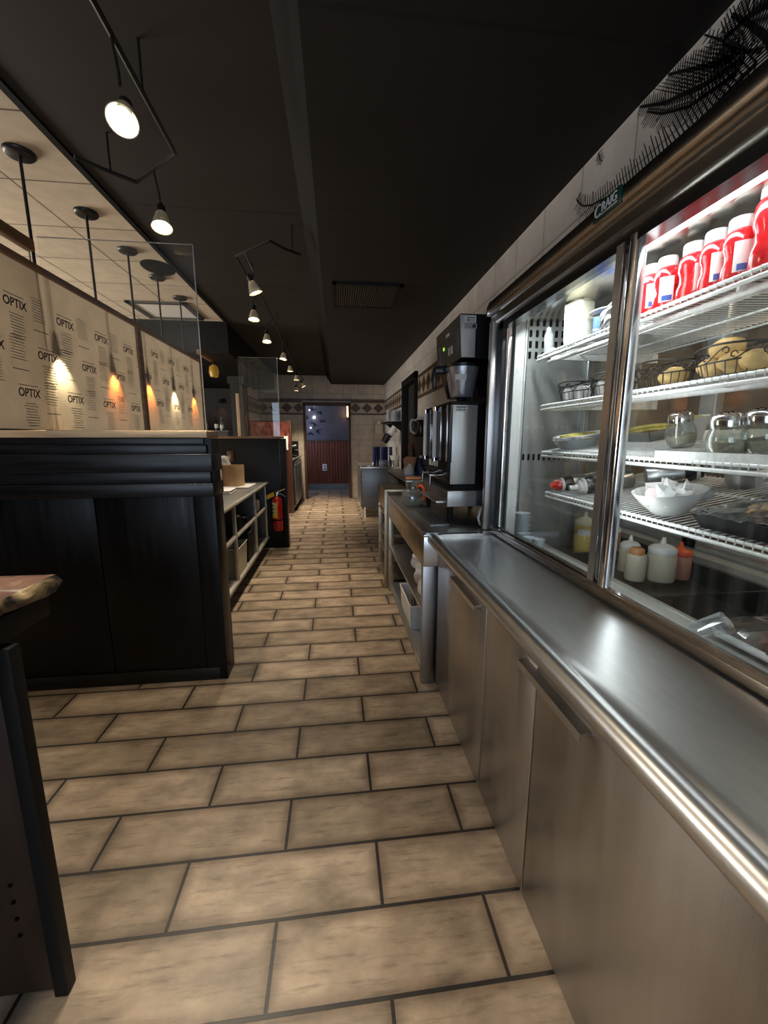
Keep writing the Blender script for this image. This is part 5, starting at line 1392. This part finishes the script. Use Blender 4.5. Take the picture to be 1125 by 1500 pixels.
def ketchup(parent, h, r):
    b = MB()
    b.lathe([(0, 0), (r * 0.92, 0), (r, h * 0.03), (r, h * 0.20), (r * 0.86, h * 0.30), (r * 0.84, h * 0.42), (r * 0.98, h * 0.52), (r, h * 0.62), (r * 0.90, h * 0.74), (r * 0.70, h * 0.81), (0, h * 0.82)], seg=28)
    b.build('bottle_body', M['ketchup'], parent)
    MB().lathe([(0, h * 0.80), (r * 0.70, h * 0.80), (r * 0.74, h * 0.82), (r * 0.74, h * 0.97), (r * 0.68, h), (0, h)], seg=28).build('cap', M['white'], parent)
    l = arc_label(MB(), r * 1.0, h * 0.10, h * 0.58, 222, 282, 10, 0.0016).build('front_label', M['label'], parent)
    arc_label(MB(), r * 1.03, h * 0.12, h * 0.22, 235, 275, 6, 0.0012).build('label_band', M['blue'], l)


klab = ['first from the far end, half hidden by the door frame', 'second from the far end', 'third from the far end, set slightly back', 'fourth, with its white label turned to the glass', 'fifth, third from the near end', 'sixth, beside the tallest one']
kp = [(1.042, 1.345), (1.045, 1.285), (1.085, 1.232), (1.045, 1.190), (1.045, 1.118), (1.047, 1.050)]
k0 = None
for i, (x, y) in enumerate(kp):
    lab = 'red ketchup bottle, ' + klab[i] + ', top shelf'
    if k0 is None:
        k0 = on_shelf('ketchup_bottle', lab, 'bottle', 1, x, y, 'ketchup bottles on the top shelf', R(-12)); ketchup(k0, 0.150, 0.036)
    else:
        c = copy_thing(k0, lab, (x, y, sz(1, x) + 0.0006))
        c.rotation_euler = (Matrix.Rotation(-math.atan(SLOPE[1]), 3, 'Y') @ Matrix.Rotation(R(random.uniform(-30, 15)), 3, 'Z')).to_euler()
kb = on_shelf('ketchup_bottle', 'tallest red ketchup bottle on the top shelf, at the right picture edge', 'bottle', 1, 1.045, 0.962, 'ketchup bottles on the top shelf', R(10))
ketchup(kb, 0.195, 0.043)
# top shelf, far end
j = on_shelf('squeeze_jug', 'tall cream plastic jug alone on the left of the top shelf', 'jug', 1, 1.065, 1.795, None, R(20))
b = MB(); b.box(-0.046, 0.046, -0.046, 0.046, 0, 0.178, 0.014, 3); b.build('jug_body', M['cream'], j)
MB().lathe([(0.05, 0.172), (0.046, 0.19), (0.038, 0.196), (0.038, 0.214), (0, 0.214), (0, 0.172)], seg=24).build('shoulder_cap', M['cream'], j)
j = on_shelf('clear_bottle', 'slim empty clear bottle at the far left end of the top shelf', 'bottle', 1, 1.03, 1.985)
MB().lathe([(0, 0), (0.020, 0), (0.021, 0.01), (0.021, 0.085), (0.010, 0.105), (0, 0.105)], seg=18).build('bottle_body', M['clear'], j)
MB().cyl((0, 0, 0.103), (0, 0, 0.118), 0.012, seg=14).build('cap', M['clear'], j)
j = on_shelf('blue_can', 'blue tin right of the cream jug on the top shelf', 'can', 1, 1.11, 1.68)
MB().lathe([(0, 0), (0.045, 0), (0.045, 0.085), (0, 0.085)], seg=24).build('can_body', M['blue'], j)
MB().lathe([(0.045, 0.083), (0.0465, 0.086), (0.044, 0.089), (0, 0.088)], seg=24).build('rim', M['alu'], j)
j = thing('white_plate', 'white plate laid across the blue tin', 'plate', (1.12, 1.66, sz(1, 1.11) + 0.092), (0, -math.atan(SLOPE[1]), 0))
MB().lathe([(0, 0), (0.05, 0), (0.082, 0.010), (0.081, 0.013), (0.05, 0.004), (0, 0.004)], seg=32).build('plate_body', M['ceramic'], j)
j = on_shelf('foil_bundle', 'crinkled clear and silver wrapped bundle by the door frame, top shelf', 'bundle', 1, 1.065, 1.565)
MB().blob((0, 0, 0.045), 0.04, 0.045, 0.05, 0.22, 21, 4).build('wrap', M['alu'], j)
MB().blob((0.01, 0.02, 0.09), 0.02, 0.02, 0.02, 0.3, 22, 3).build('twist', M['clear'], j)
j = on_shelf('steel_cup', 'steel cup at the back of the top shelf', 'cup', 1, 1.22, 1.62)
MB().lathe([(0, 0), (0.035, 0), (0.04, 0.11), (0.037, 0.11), (0.032, 0.006), (0, 0.006)], seg=22).build('cup_body', M['alu'], j)

# second shelf: scrolled wire baskets
def basket(parent, L=0.105, D=0.062, H=0.078):
    def ov(a, z, g=1.0): return (D * g * math.cos(a), L * g * math.sin(a), z)
    N = 28
    f = MB()
    for z, g, r in ((0.004, 0.86, 0.0022), (0.040, 0.96, 0.0022), (H, 1.06, 0.0030)):
        f.tube([ov(2 * PI * i / N, z + (0.006 * math.cos(4 * PI * i / N) if z == H else 0), g) for i in range(N)], r, 6, closed=True)
    for i in range(22):
        a = 2 * PI * i / 22
        f.tube([ov(a, 0.004, 0.86), ov(a, 0.040, 0.96)], 0.0015, 5)
    for i in range(5): f.tube([(-D * 0.8 + i * D * 0.4, -L * 0.8, 0.004), (-D * 0.8 + i * D * 0.4, L * 0.8, 0.004)], 0.0015, 5)
    f.build('wire_frame', M['wire_black'], parent)
    s = MB()
    for i in range(8):
        a0 = 2 * PI * i / 8
        pts = []
        for t in range(15):                        # an S scroll between the two upper rings
            u = t / 14
            aa = a0 + (u - 0.5) * 0.62
            zz = 0.042 + (H - 0.046) * (0.5 + 0.5 * math.sin((u - 0.5) * PI))
            pts.append(ov(aa, zz, 1.0))
        for (cu, cz, sg) in ((-0.25, 0.052, 1), (0.25, H - 0.014, -1)):
            q = []
            for t in range(11):
                th = t / 10 * 1.7 * PI; rr = 0.010 * (1 - 0.55 * t / 10)
                q.append(ov(a0 + cu * 1.2 + sg * rr * math.cos(th) / L * 1.0, cz + rr * math.sin(th), 1.0))
            s.tube(q, 0.0016, 5)
        s.tube(pts, 0.0018, 5)
    s.build('scrollwork', M['wire_black'], parent)


blab = ['scrolled black wire basket of white packets, farthest left on the second shelf', 'scrolled black wire basket of white packets, just left of the door frame', 'scrolled black wire basket with one roll, just right of the door frame', 'scrolled black wire basket of rolls, at the right on the second shelf']
bpos = [(1.085, 1.80), (1.085, 1.555), (1.085, 1.300), (1.085, 1.055)]
b0 = None
for i, (x, y) in enumerate(bpos):
    if b0 is None:
        b0 = on_shelf('wire_basket', blab[i], 'basket', 2, x, y, 'wire baskets on the second shelf'); basket(b0)
    else: copy_thing(b0, blab[i], (x, y, sz(2, x) + 0.0006))


def up(k, x, y, z):                               # a point z above shelf k, measured along its normal
    t = math.atan(SLOPE[k])
    return (x - math.sin(t) * z, y, sz(k, x) + math.cos(t) * z)


pk0 = None
for i in range(2):
    for q in range(5):
        x, y = bpos[i]
        lab = ['leftmost', 'second', 'middle', 'fourth', 'rightmost'][q] + (' white packet in the far left wire basket', ' white packet in the wire basket beside the door frame')[i]
        px = up(2, x + 0.012 * ((q % 3) - 1), y - 0.062 + 0.031 * q, 0.007)
        if pk0 is None:
            pk0 = MB().box(-0.030, 0.030, -0.012, 0.012, 0, 0.052, 0.004).build('paper_packet', M['paper'])
            o = pk0; tag(o, lab, 'packet', 'white packets in the wire baskets')
        else:
            o = pk0.copy(); COL.objects.link(o); o['label'] = lab
        o.location = px; o.rotation_euler = (R(random.uniform(-12, 12)), -math.atan(SLOPE[2]), R(random.uniform(-20, 20)))
rl0 = None
for i, (bi, dx, dy, z, sx_, lab) in enumerate(((2, -0.005, -0.045, 0.03, 0.034, 'single pale roll in the wire basket right of the door frame'), (3, -0.008, 0.060, 0.034, 0.036, 'roll at the left end of the right wire basket'),
                                               (3, -0.002, -0.012, 0.036, 0.038, 'roll in the middle of the right wire basket'), (3, -0.008, -0.068, 0.032, 0.032, 'roll at the near end of the right wire basket'), (3, 0.0, 0.025, 0.080, 0.034, 'roll lying on top of the others in the right wire basket'))):
    x, y = bpos[bi]
    o = MB().blob((0, 0, 0), 0.045, 0.034, 0.028, 0.05, 30 + i, 3).build('bread_roll', M['bread'])
    o.location = up(2, x + dx, y + dy, z); o.rotation_euler = (0, -math.atan(SLOPE[2]), R(70 * i))
    tag(o, lab, 'bread roll', 'rolls in the wire baskets')

# third shelf
j = on_shelf('covered_platter', 'white oval platter of food under crumpled film, left on the third shelf', 'platter', 3, 1.10, 1.775)
MB().lathe([(0, 0), (0.055, 0), (0.075, 0.045), (0.108, 0.058), (0.107, 0.062), (0.072, 0.050), (0.052, 0.006), (0, 0.006)], seg=32).build('dish', M['ceramic'], j)
MB().blob((0, 0, 0.050), 0.085, 0.085, 0.018, 0.15, 41, 4).build('food', M['greens'], j)
MB().lathe([(0.062, 0.004), (0.080, 0.020), (0.085, 0.044), (0.108, 0.057), (0.113, 0.05), (0.092, 0.018), (0.070, 0.003)], seg=17).build('film_skirt', M['clear'], j)
j = on_shelf('white_carton', 'little white carton left of the door frame on the third shelf', 'carton', 3, 1.135, 1.60)
MB().box(-0.035, 0.035, -0.03, 0.03, 0, 0.042, 0.003).build('carton_body', M['white'], j)
MB().box(-0.0365, -0.034, -0.008, 0.012, 0.012, 0.03).build('print_mark', M['ink'], j)
j = on_shelf('food_tray', 'grey tray of yellow food at the back of the third shelf', 'tray', 3, 1.36, 1.66)
open_tub(MB(), -0.10, 0.10, -0.11, 0.11, 0, 0.04).build('tray_body', M['fridge_wall'], j)
MB().blob((0, 0, 0.038), 0.095, 0.10, 0.018, 0.2, 43, 4).build('food', M['greens'], j)
j = on_shelf('small_white_bowl', 'small white bowl behind the glass shakers, third shelf', 'bowl', 3, 1.31, 1.39)
MB().lathe([(0, 0), (0.022, 0), (0.03, 0.03), (0.05, 0.085), (0.047, 0.086), (0.027, 0.032), (0, 0.008)], seg=26).build('bowl_body', M['ceramic'], j)
MB().blob((0, 0, 0.07), 0.038, 0.038, 0.02, 0.1, 44, 3).build('food', M['greens'], j)
slab = ['cheese shaker jar standing alone, left one on the third shelf', 'cheese shaker jar at the front of the pair on the third shelf', 'cheese shaker jar at the right picture edge, third shelf']
s0 = None
for i, (x, y) in enumerate(((1.172, 1.294), (1.045, 1.000), (1.095, 0.950))):
    if s0 is None:
        s0 = on_shelf('cheese_shaker', slab[i], 'shaker', 3, x, y, 'glass cheese shakers on the third shelf')
        MB().lathe([(0, 0.001), (0.030, 0.001), (0.040, 0.012), (0.0465, 0.038), (0.044, 0.062), (0.035, 0.082), (0.033, 0.090), (0.031, 0.090), (0.033, 0.081), (0.041, 0.060), (0.0435, 0.038), (0.037, 0.014), (0, 0.006)], seg=30).build('jar', M['jar'], s0)
        MB().lathe([(0, 0.0065), (0.036, 0.0145), (0.0425, 0.036), (0.0425, 0.044), (0, 0.040)], seg=24).build('cheese', M['cheese'], s0)
        l = MB().lathe([(0.0345, 0.084), (0.037, 0.085), (0.037, 0.104), (0.032, 0.114), (0.015, 0.120), (0, 0.121)], seg=30).build('lid', M['chrome'], s0)
        mb = MB()
        for q in range(7):
            a = 2 * PI * q / 6; rr = 0 if q == 6 else 0.014
            mb.cyl((rr * math.cos(a), rr * math.sin(a), 0.117), (rr * math.cos(a), rr * math.sin(a), 0.1222), 0.002, seg=8)
        mb.build('lid_hole', M['slot'], l)
    else: copy_thing(s0, slab[i], (x, y, sz(3, x) + 0.0006))

# fourth shelf
def lying_bottle(name, label, x, y, rz, capm, L=0.20, r=0.034, group=None):
    """a dressing bottle on its side, cap towards -x before the turn"""
    o = on_shelf(name, label, 'bottle', 4, x, y, group, rz)
    MB((0, 0, -r)).lathe([(0, 0.085), (r * 0.98, 0.086), (r, 0.092), (r, L - 0.005), (r * 0.9, L), (0, L)], (0, 0, 0), 26, 'x').build('label_sleeve', M['alu'], o)
    MB((0, 0, -r)).lathe([(0, 0.047), (r * 0.85, 0.047), (r * 0.97, 0.060), (r * 0.97, 0.087), (0, 0.087)], (0, 0, 0), 26, 'x').build('shoulder', M['black_gloss'], o)
    MB((0, 0, -r)).lathe([(0, 0.034), (r * 0.86, 0.034), (r * 0.90, 0.037), (r * 0.90, 0.046), (0, 0.048)], (0, 0, 0), 26, 'x').build('collar', M['white'], o)
    MB((0, 0, -r)).lathe([(0, -0.012), (r * 0.30, -0.012), (r * 0.42, 0.004), (r * 0.72, 0.012), (r * 0.74, 0.035), (0, 0.036)] if capm is M['red'] else [(0, -0.016), (r * 0.28, -0.016), (r * 0.28, 0.016), (r * 0.7, 0.020), (r * 0.7, 0.036), (0, 0.036)], (0, 0, 0), 22, 'x').build('cap', capm, o)
    return o


lying_bottle('dressing_bottle', 'lying dressing bottle with a red cap, far left of the fourth shelf', 1.00, 1.79, R(-8), M['red'], group='lying dressing bottles')
lying_bottle('dressing_bottle', 'lying dressing bottle with a white spout, silver label, left of the door frame', 1.02, 1.655, R(-10), M['white'], L=0.24, r=0.038, group='lying dressing bottles')
lying_bottle('dressing_bottle', 'lying silver-labelled bottle behind the paper-filled bowl', 1.50, 1.50, R(150), M['black_gloss'], L=0.22, r=0.038, group='lying dressing bottles')
wbl = on_shelf('white_bowl', 'white bowl heaped with crumpled paper on the fourth shelf', 'bowl', 4, 1.070, 1.195)
MB().lathe([(0, 0), (0.045, 0), (0.05, 0.004), (0.082, 0.040), (0.102, 0.072), (0.103, 0.076), (0.098, 0.075), (0.078, 0.043), (0.046, 0.010), (0, 0.008)], seg=40).build('bowl_body', M['ceramic'], wbl)
for i in range(9):
    a = 2 * PI * i / 8; rr = 0.0 if i == 8 else 0.048
    x, y = 1.070 + rr * math.cos(a), 1.195 + rr * math.sin(a)
    o = MB().blob((0, 0, 0), 0.030, 0.030, 0.018, 0.55, 50 + i, 1).build('crumpled_paper', M['pink'] if i == 4 else M['paper'], smooth=False)
    o.location = up(4, x, y, 0.068 + (0.022 if i == 8 else 0.004 * (i % 3)))
    o.rotation_euler = (random.uniform(0, 3), random.uniform(0, 3), 0)
    tag(o, ('pinkish crumpled paper at the left of the white bowl' if i == 4 else 'crumpled white paper ball heaped in the white bowl'), 'paper', 'crumpled papers in the white bowl')
j = on_shelf('steel_pitcher', 'steel pitcher at the back of the fourth shelf', 'pitcher', 4, 1.46, 1.315)
MB().lathe([(0, 0), (0.048, 0), (0.055, 0.02), (0.058, 0.10), (0.064, 0.135), (0.061, 0.135), (0.054, 0.10), (0.05, 0.02), (0, 0.006)], seg=28).build('pitcher_body', M['alu'], j)
MB().tube([(0.03, -0.055, 0.12), (0.05, -0.10, 0.10), (0.045, -0.095, 0.05), (0.02, -0.052, 0.03)], 0.007, 8).build('handle', M['alu'], j)
j = on_shelf('white_tub', 'frosted white tub right of the steel pitcher, fourth shelf', 'tub', 4, 1.42, 1.14)
MB().box(-0.05, 0.05, -0.06, 0.06, 0, 0.065, 0.01).build('tub_body', M['clear'], j)
MB().box(-0.055, 0.055, -0.065, 0.065, 0.064, 0.082, 0.008).build('lid', M['white'], j)
j = on_shelf('clear_cup', 'clear ribbed plastic cup lying behind the black tray', 'cup', 4, 1.24, 1.225)
MB((0, 0, -0.026)).lathe([(0, 0), (0.020, 0), (0.026, 0.07), (0.024, 0.07), (0.018, 0.003), (0, 0.003)], (0, 0, 0), 16, 'y').build('cup_body', M['clear'], j)
j = on_shelf('black_food_tray', 'black tray of wrapped cooked food on the fourth shelf, right edge', 'tray', 4, 1.135, 0.85)
open_tub(MB(), -0.12, 0.13, -0.17, 0.17, 0, 0.045, 0.006, 0.016).build('tray_body', M['black'], j)
for i in range(4): MB().blob((-0.04 + 0.055 * (i % 2), -0.10 + 0.065 * i, 0.035), 0.05, 0.05, 0.024, 0.15, 60 + i, 3).build('food', M['bread'] if i % 2 else M['meat'], j)
rnd = random.Random(5)
gr = [[rnd.uniform(-0.006, 0.006) for _ in range(20)] for _ in range(20)]
MB().sheet(lambda u, v: (-0.140 + 0.29 * u, -0.19 + 0.38 * v, 0.048 + 0.022 * math.sin(PI * u) * math.sin(PI * v) + gr[int(u * 14)][int(v * 18)]), 14, 18).build('cling_film', M['film'], j, ang=12)

# refrigerator floor
def squeeze(name, label, loc, r, h, m, lidm, tip=True, group=None):
    p = thing(name, label, 'bottle', loc, group=group)
    bh = h * (0.66 if tip else 0.80)
    MB().lathe([(0, 0), (r * 0.94, 0), (r, 0.006), (r, bh - 0.012), (r * 0.92, bh), (0, bh)], seg=28).build('bottle_body', m, p)
    if tip:
        MB().lathe([(r * 0.96, bh - 0.004), (r * 0.98, bh), (r * 0.98, bh + h * 0.09), (r * 0.72, bh + h * 0.15), (r * 0.45, bh + h * 0.17), (r * 0.22, bh + h * 0.20), (r * 0.13, h), (0, h), (0, bh)], seg=28).build('spout_lid', lidm, p)
    else:
        MB().lathe([(r * 0.70, bh - 0.002), (r * 0.72, bh), (r * 0.72, h * 0.95), (r * 0.5, h), (0, h), (0, bh)], seg=28).build('cap', lidm, p)
    return p


PB = 0.8265
sg = 'sauce bottles on the refrigerator floor'
squeeze('sauce_bottle', 'short mustard-yellow sauce bottle with a white cap, left on the refrigerator floor', (1.222, 1.868, PB), 0.046, 0.125, M['mustard'], M['white'], False, sg)
squeeze('squeeze_bottle', 'taller yellowish squeeze bottle with a clear pointed lid, behind the short mustard one', (1.325, 2.025, PB), 0.054, 0.185, M['mustard'], M['cream'], True, sg)
squeeze('squeeze_bottle', 'orange-brown squeeze bottle just left of the door frame', (1.375, 1.890, PB), 0.050, 0.172, M['dressing'], M['white'], True, sg)
squeeze('sauce_bottle', 'pale sauce bottle with an orange cap, just right of the door frame', (1.215, 1.495, PB), 0.038, 0.135, M['pale_sauce'], M['dressing'], False, sg)
squeeze('squeeze_bottle', 'pale squeeze bottle half hidden behind the orange-capped one', (1.265, 1.60, PB), 0.040, 0.160, M['pale_sauce'], M['white'], True, sg)
squeeze('squeeze_bottle', 'widest squeeze bottle with a pointed white lid, right of the door frame', (1.316, 1.480, PB), 0.052, 0.178, M['pale_sauce'], M['white'], True, sg)
squeeze('squeeze_bottle', 'pinkish squeeze bottle with a red pointed lid, rightmost of the sauces', (1.412, 1.495, PB), 0.042, 0.152, M['pink_sauce'], M['orange'], True, sg)
for k, (x, y, n, lab) in enumerate(((0.932, 1.945, 6, 'taller stack of clear portion cups in the far left corner behind the glass'), (0.935, 1.868, 1, 'single clear lid pair in front of the cup stack'), (0.962, 1.826, 1, 'low clear portion cup right of the cup stack'))):
    p = thing('portion_cup_stack', lab, 'cups', (x, y, 0.8825), group='clear portion cups behind the glass')
    for i in range(n):
        z = 0.020 * i
        MB().lathe([(0, z), (0.024, z), (0.036, z + 0.045), (0.038, z + 0.047), (0.034, z + 0.046), (0.022, z + 0.004), (0, z + 0.004)] if n > 1 else [(0, z), (0.022, z), (0.029, z + 0.040), (0.027, z + 0.040), (0.02, z + 0.004), (0, z + 0.004)], seg=22).build('cup', M['frost'], p)
wt_ = thing('wrapped_tray', 'film-wrapped steel tray of dark food on the ledge at the lower right of the refrigerator', 'tray', (1.12, 0.70, 0.889))
open_tub(MB(), -0.14, 0.20, -0.24, 0.20, 0, 0.026, 0.005, 0.010).build('tray_body', M['alu'], wt_)
for i in range(6): MB().blob((-0.075 + 0.12 * (i % 2), -0.15 + 0.05 * i, 0.040), 0.085, 0.065, 0.034, 0.12, 70 + i, 3).build('food', M['meat'], wt_)
rnd = random.Random(9)
gr2 = [[rnd.uniform(-0.007, 0.007) for _ in range(26)] for _ in range(26)]
MB().sheet(lambda u, v: (-0.165 + 0.39 * u, -0.265 + 0.50 * v, 0.030 + 0.048 * math.sin(PI * u) * math.sin(PI * v) + gr2[int(u * 16)][int(v * 22)]), 16, 22).build('cling_film', M['film'], wt_, ang=10)
MB().tube([(-0.145, 0.16, 0.05), (-0.165, 0.19, 0.022), (-0.185, 0.205, 0.006), (-0.21, 0.225, 0.008)], [0.022, 0.014, 0.009, 0.003], 7).build('film_twist', M['film'], wt_, ang=10)
MB().tube([(-0.13, 0.19, 0.05), (-0.15, 0.23, 0.02), (-0.165, 0.25, 0.004)], [0.02, 0.012, 0.006], 7).build('film_twist', M['clear'], wt_, ang=10)
